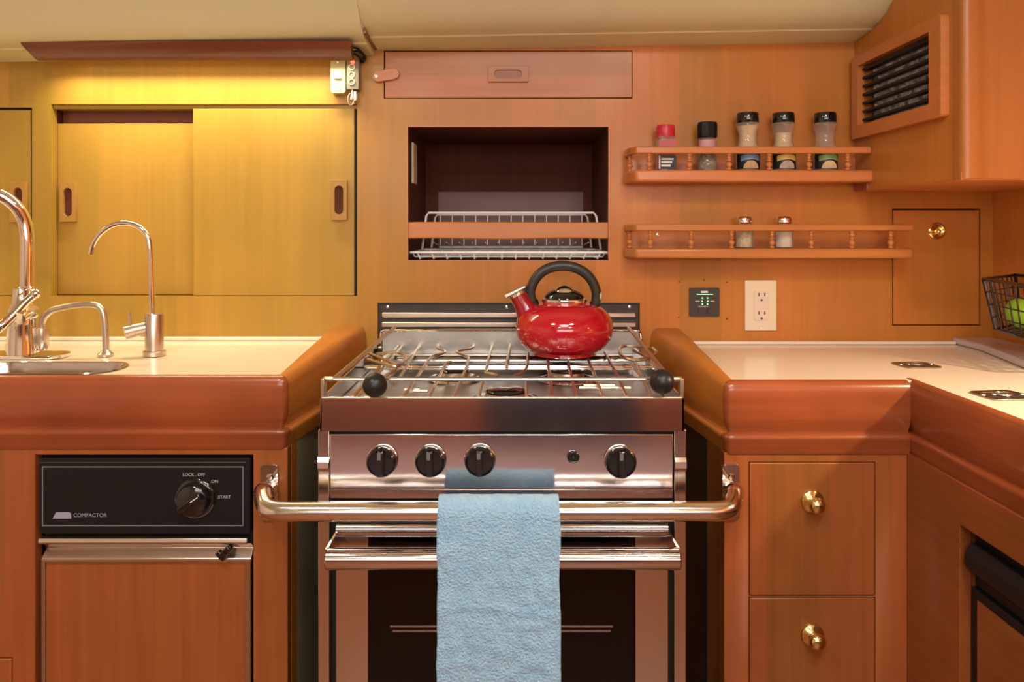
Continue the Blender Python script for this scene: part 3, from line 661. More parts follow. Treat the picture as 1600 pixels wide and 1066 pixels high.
# small flush cupboard door
sd = thing('small_cupboard', 'small upright orange cupboard door with brass pull behind the lower shelf end', 'cupboard', (PX(1463, YW), YW, PZ(508, YW)))
d = MB().box(PX(1396, YW), PX(1530, YW), YW-.0006, YW+.014, PZ(507.5, YW), PZ(328.5, YW)).build('door', W['orange'], sd, .0012)
MB().box(PX(1392, YW), PX(1534, YW), YW+.0205, YW+.026, PZ(511, YW), PZ(325, YW)).build('backing', W['dark'], sd)
c0 = P(1463.5, 361, YW)
k = MB().lathe([(.0176, 0), (.0178, .0015), (.015, .003), (.0135, .0012), (0, .0008)], (c0.x, YW-.0008, c0.z), (0, -1, 0), 32).build('ring_pull', M_brass, d, smooth=60)
MB().ball((c0.x+.001, YW-.004, c0.z-.001), .0062).build('latch_button', M_brass, k)

# ============================================================ RIGHT OVERHEAD CABINET + VENT
XS = .7195; YS = 1.184; ZBt = PZ(279, YS)
oc = thing('overhead_cabinet', 'orange wood overhead cabinet filling the upper right corner', 'cabinet', ((XS+XR)/2, 1.37, ZBt))
mps = lambda x0_: (lambda a, b, w_: (x0_+w_, a, b))
vy0, vy1, vz0, vz1 = 1.257, 1.515, 1.3735, 1.496
topc = [(y_, zceil(XS, y_)-.0015) for y_ in (YW-.0008, 1.487, 1.455, 1.427, 1.391, 1.33, 1.25, YS+.03)]
MB().plate(topc+[(YS+.03, ZBt), (YW-.0008, ZBt)], [rect(vy0-.004, vy1+.004, vz0-.004, vz1+.004)], .018, mps(XS)).build('side_panel', W['orange'], oc)
MB().plate([(XR-.001, 1.70), (XS+.045, 1.70), (XS+.045, ZBt), (XR-.001, ZBt)], [], .018, mpx(YS+.002)).build('front_panel', W['corner'], oc)
# rounded corner post
cp = [(XS, YS+.03), (XS, YS+.012)]+[(XS+.012-.012*math.cos(a), YS+.012-.012*math.sin(a)) for a in [PI/2*i/6 for i in range(1, 7)]]+[(XS+.028, YS), (XS+.031, YS+.0016), (XS+.045, YS+.0016), (XS+.045, YS+.03)]
MB().prism(cp, 'z', ZBt, 1.70).build('corner_post', W['corner'], oc)
MB().box(XS+.001, XR-.001, YS+.006, YW-.001, ZBt-.002, ZBt+.012).build('bottom_panel', W['orangex'], oc)
vt = thing('air_vent', 'wood-framed air vent with black louvres high on the right', 'vent', (XS, 1.398, 1.35))
oy0, oy1, oz0, oz1 = 1.221, 1.543, 1.348, 1.517
MB().plate(rrect(oy0, oy1, oz0, oz1, .006), [rect(vy0, vy1, vz0, vz1)], .014, mps(XS-.0142)).build('frame', W['orangex'], vt, .004, 3)
for i in range(7):
    zc = vz0+.012+(vz1-vz0-.020)*i/6
    MB().obox((XS+.004, (vy0+vy1)/2, zc), (.0085, 0, .0005), (0, (vy1-vy0)/2+.001, 0), (0, 0, .0024)).build('louvre', M_blackm, vt)
fo = MB(); n1, n2 = 150, 30; vs = []; fs = []
for j in range(n2+1):
    for i in range(n1+1):
        y = vy0-.003+(vy1-vy0+.006)*i/n1; zz = vz0-.003+(vz1-vz0+.006)*j/n2
        vs.append((XS+.022+.0055*math.sin(y*2*PI/.0135+3*noise.noise(Vector((y*20, zz*40, 0))))+.004*noise.noise(Vector((y*95, zz*120, 1)))+.003*noise.noise(Vector((y*260, zz*260, 4))), y, zz))
for j in range(n2):
    for i in range(n1): a = j*(n1+1)+i; fs.append((a, a+1, a+n1+2, a+n1+1))
fo.add(vs, fs); f_ = fo.build('duct_foil', content('crinkle_shaded_foil', (.95, .95, .93), (.18, .17, .16), 75), vt); sm = f_.modifiers.new('s', 'SOLIDIFY'); sm.thickness = .002; sm.offset = 1  # white and dark cells paint the glints and shade of the crinkles

# ============================================================ BASE: counters
# wooden edge sweep ---------------------------------------------------
def sweep(stations, zt, mat_, name, parent, ztl):
    """stations: (x, y, nx, ny, width, lift)"""
    base = [(-1, 0, 1), (-.012, .0006, 1), (-.007, -.001, 1), (-.0035, -.004, .95), (-.001, -.009, .85), (0, -.016, .7), (.0005, -.03, .4), (0, -.055, .1), (-.003, -.070, 0), (-.008, -.0785, 0), (-.0085, -.0815, 0), (.0, -.0825, 0), (.0035, -.0855, 0), (.0035, -.090, 0), (.000, -.096, 0), (-.001, -.108, 0), (-.004, -.115, 0), (-.03, -.115, 0), (-1, -.115, 0)]
    vs = []; fs = []; n = len(base)
    for (x, y, nx_, ny_, wd, lf) in stations:
        for o_, dz, lw in base:
            o2 = -wd if o_ == -1 else o_
            vs.append((x+nx_*o2, y+ny_*o2, zt+dz+lf*lw))
    for s_ in range(len(stations)-1):
        for j in range(n): fs.append((s_*n+j, s_*n+(j+1) % n, (s_+1)*n+(j+1) % n, (s_+1)*n+j))
    fs.append(tuple(range(n))); fs.append(tuple((len(stations)-1)*n+j for j in reversed(range(n))))
    return MB().add(vs, fs).build(name, mat_, parent, smooth=50)
ZL, ZR = .930, .922
YC = 1.165
XA, XB = -.3530, .3335     # stove alcove sides
# left counter
lc = thing('countertop', 'cream laminate countertop on the left, holding the sink and taps', 'countertop', (-1.05, 1.36, ZL-.02))
def arc_st(x, y, r, a0, a1, n, wd, lf):   # rounded outer corner, centre x,y
    return [(x+r*math.cos(math.radians(a0+(a1-a0)*i/n)), y+r*math.sin(math.radians(a0+(a1-a0)*i/n)), math.cos(math.radians(a0+(a1-a0)*i/n)), math.sin(math.radians(a0+(a1-a0)*i/n)), wd, lf) for i in range(n+1)]
stl = [(XL+.002, YC, 0, -1, .018, 0), (-.9, YC, 0, -1, .018, 0), (XA-.016, YC, 0, -1, .018, 0)]+arc_st(XA-.012, YC+.012, .012, -80, -10, 5, .016, .0)
stl += [(XA+.003, YC+.05, 1, -.03, .020, .003), (XA+.016, YC+.14, 1, -.1, .032, .012), (XA+.033, YC+.27, 1, -.1, .049, .023), (XA+.0465, YW-.006, 1, -.1, .0625, .029), (XA+.047, YW-.001, 1, -.1, .063, .025)]
sweep(stl[:9], ZL, W['redx'], 'wood_edge', lc, None); sweep(stl[8:], ZL, W['orangey'], 'raised_side_edge', lc, None)  # side run coloured orange for valance light; same wood as the front edge
hole = rrect(-.905, -.650, 1.184, 1.286, .045, 8)
outl = [(XA-.013, YW-.001), (XL+.001, YW-.001), (XL+.001, YC+.012), (XA-.013, YC+.012)]
MB().plate(outl, [hole], -.024, lambda a, b, w_: (a, b, ZL-.0005+w_)).build('surface', M_counter, lc, .0)
MB().box(XL+.002, XA-.014, YW-.016, YW-.001, ZL, ZL+.0075).build('backsplash', M_counter, lc, .002)
sk = thing('sink', 'polished steel sink sunk in the left countertop below the tall faucet', 'sink', (-.78, 1.235, ZL-.13))
def ring(L, s, z): 
    cx_ = sum(a for a, b in L)/len(L); cy_ = sum(b for a, b in L)/len(L); return [(cx_+(a-cx_)*(1+s/.13), cy_+(b-cy_)*(1+s/.055), z) for a, b in L]
lv = [ring(hole, .004, ZL+.0008), ring(hole, .003, ZL+.0026), ring(hole, -.002, ZL+.002), ring(hole, -.004, ZL-.004), ring(hole, -.006, ZL-.05), ring(hole, -.010, ZL-.10), ring(hole, -.022, ZL-.118)]
vs = [p for L in lv for p in L]; m_ = len(hole); fs = [(i*m_+j, i*m_+(j+1) % m_, (i+1)*m_+(j+1) % m_, (i+1)*m_+j) for i in range(len(lv)-1) for j in range(m_)]
fs.append(tuple((len(lv)-1)*m_+j for j in range(m_)))
MB().add(vs, fs).build('bowl', M_steel, sk, smooth=50)
MB().lathe([(0, 0), (.022, 0), (.024, .002), (.0, .003)], (-.78, 1.235, ZL-.1178), seg=24).build('drain', M_chrome, sk)

# right counter
rc = thing('countertop', 'cream laminate countertop turning the corner on the right of the stove', 'countertop', (.66, 1.36, ZR-.02))
XI = .6255
str_ = [(XI+.0005, YC, 0, -1, .018, 0), (XI-.03, YC, 0, -1, .018, 0), (XB+.016, YC, 0, -1, .018, 0)]+arc_st(XB+.012, YC+.012, .012, -100, -170, 5, .016, 0)
str_ += [(XB-.003, YC+.05, -1, -.03, .019, .003), (XB-.014, YC+.14, -1, -.1, .030, .012), (XB-.030, YC+.27, -1, -.1, .046, .024), (XB-.0425, YW-.006, -1, -.1, .0585, .032), (XB-.043, YW-.001, -1, -.1, .059, .028)]
sweep(str_[:9], ZR, W['redx'], 'wood_edge', rc, None); sweep(str_[8:], ZR, W['orangey'], 'raised_side_edge', rc, None)  # orange on the side run is lamp light put into the colour
sweep([(XI, YC+.03, -1, 0, .018, 0), (XI, .8, -1, 0, .018, 0), (XI, .15, -1, 0, .018, 0)], ZR, W['redy'], 'wood_edge', rc, None)
oc2 = [(XR-.001, YW-.001), (XB+.013, YW-.001), (XB+.013, YC+.012), (XI+.012, YC+.012), (XI+.012, .15), (XR-.001, .15)]
MB().plate(oc2, [], -.024, lambda a, b, w_: (a, b, ZR-.0005+w_)).build('surface', M_counter, rc)
MB().box(XB+.014, .925, YW-.016, YW-.001, ZR, ZR+.0065).build('backsplash', M_counter, rc, .002)
MB().plate([(.925, YW-.001), (.925, 1.468), (.879, 1.272), (.86, 1.10), (.86, .15), (XR-.001, .15), (XR-.001, YW-.001)], [], .0135, lambda a, b, w_: (a, b, ZR+w_)).build('raised_ledge', M_ledge, rc, .003)
def hatch_pull(cx, cy, w_, d_, ang, label):
    t = thing('hatch_pull', label, 'hatch pull', (cx, cy, ZR), 'flush hatch pulls in the right counter')
    ca, sa = math.cos(ang), math.sin(ang)
    mp = lambda a, b, q: (cx+a*ca-b*sa, cy+a*sa+b*ca, ZR+.0001+q)
    MB().plate(rrect(-w_/2, w_/2, -d_/2, d_/2, .012), [rrect(-w_*.36, w_*.36, -d_*.33, d_*.33, .010)], .0016, mp).build('plate', M_pull, t, .0005)
    MB().plate(rrect(-w_*.36, w_*.36, -d_*.33, d_*.33, .010), [], .0006, mp).build('recess', M_gunmet, t)
    for sx_ in (-1, 1): MB().lathe([(0, 0), (.0038, 0), (.003, .0018), (0, .0022)], mp(sx_*w_*.43, 0, .0010), seg=12).build('screw', M_screw, t)
    MB().tube([mp(.011*math.cos(2*PI*i/20), .011*math.sin(2*PI*i/20), .0024) for i in range(20)], .0016, True, 6).build('ring', M_nickel, t)
    MB().ball(mp(-w_*.2, 0, .002), .004, 12, (1, 1, .6)).build('hinge', M_chrome, t)
hatch_pull(.712, 1.308, .066, .058, .10, 'flush metal hatch pull in the right counter, the far one nearest the corner')
hatch_pull(.706, 1.068, .070, .058, .10, 'flush metal hatch pull in the right counter, the near one at the picture edge')

# ---- base cabinets
YFc = YC+.006
kl = thing('base_cabinet', 'red-brown wood base cabinet left of the stove around the compactor', 'cabinet', (-1.05, YFc, 0))
zf = ZL-.113
hc = rect(PX(54, YFc), PX(395.5, YFc), .08, PZ(711, YFc))
hd = rect(-1.30, PX(19, YFc), .35, PZ(1028, YFc))
MB().plate(rect(XL+.001, XA-.001, 0, zf), [hc, hd], .02, mpx(YFc)).build('face_frame', W['red'], kl, .0015)
MB().plate([(YFc+.021, 0), (YFc+.021, zf), (YFc+.055, zf), (YFc+.055, 0)], [], -.016, mps(XA-.001)).build('end_panel', W['orangey'], kl)
MB().box(-1.298, PX(18, YFc), YFc-.001, YFc+.014, .352, PZ(1029.5, YFc)).build('drawer', W['red'], kl, .002)
MB().box(XA-.024, XA-.018, YFc+.02, YW-.001, 0.0, zf).build('side_panel', W['dark'], kl)
# right of the stove: drawers
kr = thing('base_cabinet', 'red-brown wood base cabinet with brass-knobbed drawers right of the stove', 'cabinet', (.48, YFc, 0))
zf2 = ZR-.113
dx0, dx1 = PX(1170, YFc), PX(1368, YFc)
rows = [(722, 931.5), (933, 1180)]
hs = [rect(dx0, dx1, PZ(b, YFc), PZ(a, YFc)) for a, b in rows]
MB().plate(rect(XB+.001, XI-.002, 0, zf2), hs, .02, mpx(YFc)).build('face_frame', W['red'], kr, .0012)
MB().plate([(YFc+.021, 0), (YFc+.021, zf2), (YFc+.10, zf2), (YFc+.10, 0)], [], .016, mps(XB+.001)).build('end_panel', W['redy'], kr)
MB().box(XB+.018, XI+.05, YFc+.028, YFc+.03, 0, zf2).build('backing', W['dark'], kr)
for (a, b), kc in zip(rows, (783, 992)):
    d = MB().box(dx0+.0013, dx1-.0013, YFc-.001, YFc+.018, PZ(b, YFc)+.0012, PZ(a, YFc)-.0012).build('drawer', W['red'], kr, .0018)
    MB().lathe([(0, .030), (.007, .029), (.0115, .0255), (.0135, .021), (.012, .0165), (.0075, .013), (.0062, .009), (.009, .0055), (.0168, .0045), (.0185, .002), (.0185, 0), (0, 0)], (PX(1268.5, YFc), YFc-.0008, PZ(kc, YFc)), (0, -1, 0), 32).build('knob', M_brass, d, smooth=60)
# right leg
kg = thing('base_cabinet', 'red-brown wood base cabinet on the right-hand leg around the fridge', 'cabinet', (XI, .66, 0))
XF = XI-.002
fy0, fy1, fz0, fz1 = .50, 1.035, .10, .750
MB().plate([(YFc+.001, zf2), (.15, zf2), (.15, 0), (YFc+.001, 0)], [rect(fy0, fy1, fz0, fz1)], .018, mps(XF)).build('face_frame', W['redy'], kg, .0015)
MB().box(XF+.018, XF+.10, fy1+.0015, fy1+.012, fz0-.01, fz1+.01).build('opening_lining', W['redy'], kg)
fg = thing('refrigerator', 'built-in fridge with black handle band and wood door panel at lower right', 'fridge', (XF+.05, .77, fz0))
MB().box(XF+.040, XF+.30, fy0+.01, fy1-.008, fz0+.002, fz1-.006).build('body', M_blackm, fg)
MB().box(XF+.014, XF+.040, fy0+.01, fy1-.0035, fz0+.002, .666).build('door_frame', M_black, fg, .002)
MB().box(XF+.0125, XF+.015, fy0+.02, fy1-.020, fz0+.02, .654).build('door_panel', W['redy'], fg)
MB().box(XF+.020, XF+.040, fy0+.01, fy1-.0035, .6665, .738).build('handle_recess', M_black, fg, .002)
MB().prism([(XF+.004, .722), (XF+.0005, .714), (XF+.001, .700), (XF+.008, .690), (XF+.0195, .687), (XF+.0195, .730), (XF+.012, .730)], 'y', fy0+.012, fy1-.010).build('handle', M_black, fg, .002)

# ---- trash compactor
tc = thing('trash_compactor', 'built-in trash compactor with black control panel and wood door', 'compactor', (PX(225, YFc), YFc, .08))
yk = YFc+.002
cy0 = YFc+.012
MB().box(PX(56, YFc), PX(394, YFc), cy0+.012, cy0+.35, .082, PZ(713, YFc)).build('body', M_blackm, tc)
cpn = MB().plate(rrect(PX(62, yk), PX(391, yk), PZ(834, yk), PZ(716, yk), .004), [], .02, mpx(yk)).build('control_panel', M_black, tc, .004, 3)
fl = PX(66, yk), PX(380.5, yk), PZ(822, yk), PZ(729, yk)
MB().plate(rect(fl[0], fl[1], fl[2], fl[3]), [rect(fl[0]+.0014, fl[1]-.0014, fl[2]+.0014, fl[3]-.0014)], .0006, mpx(yk-.0006)).build('trim_line', mat('silver_trim', (.35, .36, .42), .35, .6), cpn)
MB().box(PX(62, yk), PX(384, yk), yk-.002, yk+.002, PZ(723.6, yk), PZ(721.8, yk)).build('bead', M_gunmet, cpn, .0005)
kx, kz = PX(306, yk), PZ(777.5, yk)
dl = MB().lathe([(.031, 0), (.0315, .002), (.030, .004), (.026, .005), (.0245, .016), (.022, .018), (0, .018)], (kx, yk-.0006, kz), (0, -1, 0), 36).build('dial', M_gloss, cpn, smooth=50)
MB().tube([(kx+.0305*math.cos(math.radians(a)), yk-.0035, kz+.0305*math.sin(math.radians(a))) for a in range(180, 341, 10)], .0011, False, 6).build('dial_rim', mat('dial_rim_blue', (.25, .27, .34), .3, .7), dl)
dvv = Vector((math.cos(math.radians(35)), 0, math.sin(math.radians(35)))); pvv = Vector((-dvv.z, 0, dvv.x))
MB().obox(Vector((kx, yk-.0185-.005, kz)), dvv*.021, pvv*.0045, (0, .005, 0)).build('grip', M_gloss, dl, .002)
MB().obox(Vector((kx, yk-.0288, kz))+dvv*.011, dvv*.007, pvv*.0006, (0, .0003, 0)).build('pointer', M_print, dl)
for s_, px, py, sz in (('LOCK \u25aa OFF', 303, 742, .0068), ('\u25aaON', 335, 752.5, .0068), ('\u25aaSTART', 350, 777, .0068)):
    s2 = s_.replace('\u25aa', '.')
    text('lettering', s2, (PX(px, yk), yk-.0004, PZ(py, yk)), sz, M_midprint, cpn)
text('lettering', 'COMPACTOR', (PX(141, yk), yk-.0004, PZ(805.5, yk)), .0085, M_dimprint, cpn)
MB().plate([(PX(111.5, yk), PZ(810.5, yk)), (PX(111, yk), PZ(802.5, yk)), (PX(107.5, yk), PZ(800.2, yk)), (PX(88, yk), PZ(800.5, yk)), (PX(82.5, yk), PZ(810.5, yk))], [], .0006, mpx(yk-.0006)).build('badge', mat('badge_silver', (.30, .31, .40), .4), cpn)
MB().prism([(yk-.004, PZ(849.5, yk)), (yk-.006, PZ(846, yk)), (yk-.004, PZ(840, yk)), (yk+.006, PZ(839, yk)), (yk+.006, PZ(850, yk))], 'x', PX(62.5, yk), PX(387.5, yk)).build('handle_lip', M_nickel, tc, .001)
MB().prism([(cy0+.012, PZ(849, yk)), (yk+.004, PZ(852, yk)), (yk+.012, PZ(860, yk)), (yk-.003, PZ(872, yk)), (yk-.003, PZ(877, yk)), (cy0+.012, PZ(877, yk))], 'x', PX(66, yk), PX(393, yk)).build('handle_channel', M_nickel, tc, .001)
MB().plate(rect(PX(64.5, yk), PX(392, yk), .10, PZ(876, yk)), [rect(PX(70.5, yk), PX(382.5, yk), .12, PZ(879.5, yk))], .012, mpx(yk-.001)).build('door_frame', M_steel, tc, .001)
MB().plate(rect(PX(71, yk), PX(382, yk), .121, PZ(880, yk)), [], .008, mpx(yk+.002)).build('door_panel', W['red'], tc)
lv_ = MB().obox(P(353, 862, yk-.006), (.010*.75, 0, .010*.75), (0, .007, 0), (-.005*.7, 0, .005*.7)).obox(P(346, 868, yk-.008), (.003, 0, .003), (0, .005, 0), (-.006, 0, .006)); lv_.build('latch', M_gloss, tc, .0015)

# ---- alcove lining
al = thing('stove_alcove_lining', 'grey-green painted lining of the recess either side of the stove', 'panel', (0, 1.4, 0))
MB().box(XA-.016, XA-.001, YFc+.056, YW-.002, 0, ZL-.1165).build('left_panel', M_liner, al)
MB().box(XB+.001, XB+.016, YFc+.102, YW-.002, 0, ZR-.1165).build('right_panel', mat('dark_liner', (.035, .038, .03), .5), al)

# ---- exhaust grille behind stove
vg = thing('vent_grille', 'dark slotted vent grille on the wall behind the stove', 'grille', (PX(795, YW), YW, .90))
x0, x1, zt = PX(591.5, YW), PX(998.5, YW), PZ(475, YW)
MB().box(x0, x1, YW+.006, YW+.02, .901, zt).build('back_plate', M_gunmet, vg, .001)
for py0, py1, yy in ((488.5, 496.5, 0), (503, 511.5, -.004)):
    MB().box(PX(597, YW), PX(993, YW), YW-.004+yy, YW+.006, PZ(py1, YW), PZ(py0, YW)).build('slat', M_nickel, vg, .002)
for px in (605, 792, 984):
    MB().lathe([(0, .0025), (.003, .002), (.004, 0)], (PX(px, YW), YW+.0062, PZ(480, YW)), (0, -1, 0), 14).build('screw', M_chrome, vg)

# ============================================================ STOVE
YS0, YS1 = 1.080, 1.518
SX0, SX1 = PX(500, YS0), PX(1068.5, YS0)
BX0, BX1 = PX(598, YS1), PX(999, YS1)
sv = thing('stove', 'stainless steel gimballed gas stove with three burners and oven', 'stove', (-.015, 1.3, 0))
def zg(y): return .9157+(y-1.08)*.019
def G(px, py, dz=0):
    Y = (.2443+.0205-dz)/((py-CY)/F+.019); return Vector((PX(px, Y), Y, zg(Y)+dz))
# pan / rim
zb_ = PZ(674, YS0)
rim = MB()
T = .0025
rim.hexa([(SX0, YS0, zb_), (SX1, YS0, zb_), (SX1, YS0+T, zb_), (SX0, YS0+T, zb_), (SX0, YS0, zg(YS0)), (SX1, YS0, zg(YS0)), (SX1, YS0+T, zg(YS0)), (SX0, YS0+T, zg(YS0))])
for sx_, bx_, sg in ((SX0, SX0+.002, 1), (SX1, SX1-.002, -1)):
    rim.hexa([(sx_, YS0, zb_), (bx_, YS1, zb_), (bx_+sg*T, YS1, zb_), (sx_+sg*T, YS0, zb_), (sx_, YS0, zg(YS0)), (bx_, YS1, zg(YS1)), (bx_+sg*T, YS1, zg(YS1)), (sx_+sg*T, YS0, zg(YS0))])
rim.build('rim', M_panel, sv, .0006)
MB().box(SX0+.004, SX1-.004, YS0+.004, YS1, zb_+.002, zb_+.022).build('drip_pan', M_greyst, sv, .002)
MB().tube([(SX0+.003, YS0+.001, zg(YS0)+.0005), (SX1-.003, YS0+.001, zg(YS0)+.0005)], .0016, res=8).build('rim_bead', M_wire, sv)
# upstand at the back with rounded wire outline
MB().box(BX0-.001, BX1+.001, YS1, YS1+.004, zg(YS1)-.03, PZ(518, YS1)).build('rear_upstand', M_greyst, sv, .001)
MB().tube(smooth_path([(BX0-.004, YS1-.003, zg(YS1)+.0), (BX0-.004, YS1-.003, PZ(519, YS1)), (BX0+.004, YS1-.003, PZ(515.5, YS1)), (BX1-.004, YS1-.003, PZ(515.5, YS1)), (BX1+.002, YS1-.003, PZ(519, YS1)), (BX1+.004, YS1-.003, zg(YS1))], 1), .0026, res=8).build('rear_wire', M_chrome, sv)
yr = G(600, 556).y
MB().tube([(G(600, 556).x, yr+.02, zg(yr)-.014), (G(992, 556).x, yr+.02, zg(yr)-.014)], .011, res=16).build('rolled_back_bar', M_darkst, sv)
MB().box(BX0+.004, BX1-.004, YS1-.06, YS1-.002, zb_+.023, zg(YS1)-.016).build('rear_deck', M_steel, sv, .003)
# cross bars of the pan support
for py, x0_, x1_, rr in ((543.5, 592, 995, .0032), (573.5, 570, 1020, .0030), (576.5, 601, 1016, .002)):
    a, b = G(x0_, py, -.006), G(x1_, py, -.006); MB().tube([a, b], rr, res=8).build('cross_bar', M_chrome, sv)
# grate rods
rods = [[(551, 621), (611, 553), (622, 541)], [(560, 619), (625, 545), (629, 540)],
        [(609, 590), (622, 575), (657, 541)], [(616, 601), (637, 571), (656, 538)],
        [(629, 621), (645, 600), (672, 559), (678, 555.5), (695, 552), (696, 548.5), (682, 544), (686, 538)],
        [(669, 621), (685, 592), (697, 567), (705, 566)],
        [(742, 537), (738, 545), (715, 548.5), (713, 551), (730, 557), (733, 560), (727, 580), (708, 621)],
        [(769, 540), (764, 558), (759, 580)], [(758, 582), (775, 585), (778, 588), (774, 590)],
        [(748, 621), (752, 603), (753, 597), (757, 597)], [(798, 539), (792, 573)],
        [(797, 540), (791, 572)], [(825, 552), (824, 573), (818, 582), (803, 587)],
        [(823, 621), (822, 597)], [(856, 563), (858, 585), (860, 598), (862, 621)], [(888, 566), (892, 585), (901, 621)],
        [(919, 562), (930, 588), (943, 621)], [(945, 551), (966, 590), (980, 621)], [(988, 571), (1000, 585), (1018, 620)],
        [(1015, 555), (1033, 590), (1045, 612)], [(992, 566), (1004, 588)]]
for r_ in rods:
    p = [G(a, b) for a, b in r_]; p = smooth_path(p, 1) if len(p) > 3 else p
    MB().tube(p, .0026, res=8).build('grate_rod', M_wire, sv)
for r_ in ([(640, 611), (668, 611)], [(632, 609), (656, 609)], [(905, 606), (985, 606)], [(912, 602), (960, 602)]):
    MB().tube([G(a, b, -.008) for a, b in r_], .0025, res=8).build('cross_bar', M_wire, sv)
# fiddle rail round the hob
zr0 = PZ(592.5, 1.088)
rail = [P(503, 622, 1.081), P(505, 608, 1.083), P(507, 593, 1.086), P(523, 592.5, 1.090)]
fr_ = MB(); fr_.tube([P(521, 592.5, 1.088), P(1052, 592.5, 1.088)], .0032, res=10); fr_.build('fiddle_rail', M_steel, sv)
fr_ = MB(); fr_.tube([P(522, 592.5, 1.088), P(617, 511.5, 1.49)], .0036, res=10); fr_.build('fiddle_rail', M_wire, sv)
fr_ = MB(); fr_.tube([P(1045, 590, 1.088), P(982, 512, 1.49)], .0036, res=10); fr_.build('fiddle_rail', M_wire, sv)
for sgn, p0, p1 in ((1, (521, 592.5), (506, 592.5)), (-1, (1050, 592.5), (1064, 592.5))):
    m = MB(); m.tube([P(*p0, 1.088), P(*p1, 1.088)], .004, res=8); m.obox(P(p1[0], 606, 1.088), (.0025, 0, 0), (0, .008, 0), (0, 0, .0145)); m.build('rail_bracket', M_wire, sv, .0008)
# pot clamps with ball knobs
for (bx, by, arm) in ((586, 602, [(600, 588), (624, 576), (618, 569), (576, 552)]), (1034.5, 596.5, [(1028, 580), (1018, 566), (1010, 558), (990, 548)])):
    c_ = P(bx, by, 1.066); k = MB().ball(c_, .0177, 28).build('clamp_knob', M_ballk, sv, smooth=60)
    q = [c_+Vector((0, .016, 0))]+[G(a, b, .010) for a, b in arm]; MB().tube(smooth_path(q, 2), .0028, res=8).build('clamp_arm', M_wire, sv)
MB().tube(smooth_path([G(575, 561.5, .014), G(605, 571, .014), G(620, 573.5, .014), G(633, 566, .014), G(634, 556, .014), G(622, 549.5, .014), G(588, 553.5, .014)], 2), .003, res=8).build('clamp_loop', M_wire, sv)
MB().tube(smooth_path([G(1015, 544, .014), G(972, 539, .014), G(967, 548, .014), G(973, 560, .014), G(1000, 564, .014), G(1030, 552, .014), G(1020, 544, .014)], 2), .003, res=8).build('clamp_loop', M_wire, sv)
# burners
for px, py, r_ in ((790, 612, .036), (710, 577, .030), (886, 577, .036)):
    c_ = G(px, py, -.012); c_.z = zb_+.022
    b = MB().lathe([(0, 0), (r_*1.55, 0), (r_*1.6, .002), (r_*1.5, .005), (r_*1.15, .003), (r_*1.1, .0025), (0, .0025)], c_, seg=36).build('burner_cup', M_panel, sv, smooth=50)
    MB().lathe([(r_*.5, 0), (r_*.85, .002), (r_*.9, .013), (r_*.7, .014), (0, .014)], c_+Vector((0, 0, .0026)), seg=36).build('burner_head', M_nickel, b)
    MB().lathe([(0, 0), (r_*.85, 0), (r_*.9, .0016), (r_*.8, .004), (0, .005)], c_+Vector((0, 0, .0166)), seg=36).build('burner_cap', M_gloss, b, smooth=50)
# control panel
yp = YS0+.002
zp0, zp1 = PZ(765, yp), PZ(678.5, yp)
pl_ = MB().box(PX(515, yp), PX(1052, yp), yp, yp+.012, zp0, zp1).build('control_panel', M_ctrl, sv, .0015)
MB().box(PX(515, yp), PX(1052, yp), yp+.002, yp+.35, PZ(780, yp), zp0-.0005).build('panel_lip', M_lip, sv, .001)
MB().box(SX0+.008, SX1-.008, yp+.012, yp+.36, zp1-.002, zb_-.0005).build('gap_liner', M_blackm, sv)
for px, py, r_ in ((597.5, 719.5, .0222), (673, 719.5, .0222), (750, 718.5, .0222), (969, 720.5, .0228)):
    cx_, cz_ = PX(px, yp), PZ(py, yp)
    MB().lathe([(r_+.0008, 0), (r_+.0008, .0012), (r_, .002), (0, .0025)], (cx_, yp, cz_), (0, -1, 0), 36).build('knob_bezel', M_chrome, pl_)
    k = MB().lathe([(r_, 0), (r_, .006), (r_*.93, .010), (r_*.84, .012), (r_*.80, .009), (0, .009)], (cx_, yp-.0026, cz_), (0, -1, 0), 40).build('control_knob', M_cap, pl_, smooth=40)
    MB().box(cx_-.0045, cx_+.0045, yp-.0226, yp-.011, cz_-r_*.82, cz_+r_*.82).build('grip', M_cap, k, .0015)
    MB().box(cx_-.0035, cx_+.0015, yp-.0231, yp-.0226, cz_+r_*.32, cz_+r_*.72).build('pointer', mat('knob_marker', (.22, .22, .23), .25, .5), k)
cx_, cz_ = PX(895.5, yp), PZ(713.5, yp)
MB().lathe([(.0092, 0), (.0092, .003), (.0075, .0045), (.0045, .0035), (0, .006)], (cx_, yp, cz_), (0, -1, 0), 24).build('igniter_button', M_cap, pl_, smooth=50)
# side posts
for pa, pb in ((497, 514.5), (1053.5, 1072)):
    m = MB(); m.box(PX(pa, YS0+.004), PX(pb, YS0+.004), YS0+.004, YS0+.012, .12, PZ(672, YS0+.004)); m.build('side_post', M_steel, sv, .001)
    MB().prism([(YS0-.0005, PZ(722, YS0)), (YS0+.0035, PZ(716, YS0)), (YS0+.0035, PZ(738, YS0)), (YS0-.0005, PZ(732, YS0))], 'x', PX(pa, YS0+.004)+.0003, PX(pb, YS0+.004)-.0003).build('gimbal_strap', M_chrome, sv)
    MB().tube([(PX((pa+pb)/2, YS0)-.001, YS0+.0, PZ(672.5, YS0)), (PX((pa+pb)/2, YS0)+.001, YS0+.0, PZ(672.5, YS0))], .0007).build('post_screw', M_chrome, sv) if 0 else None
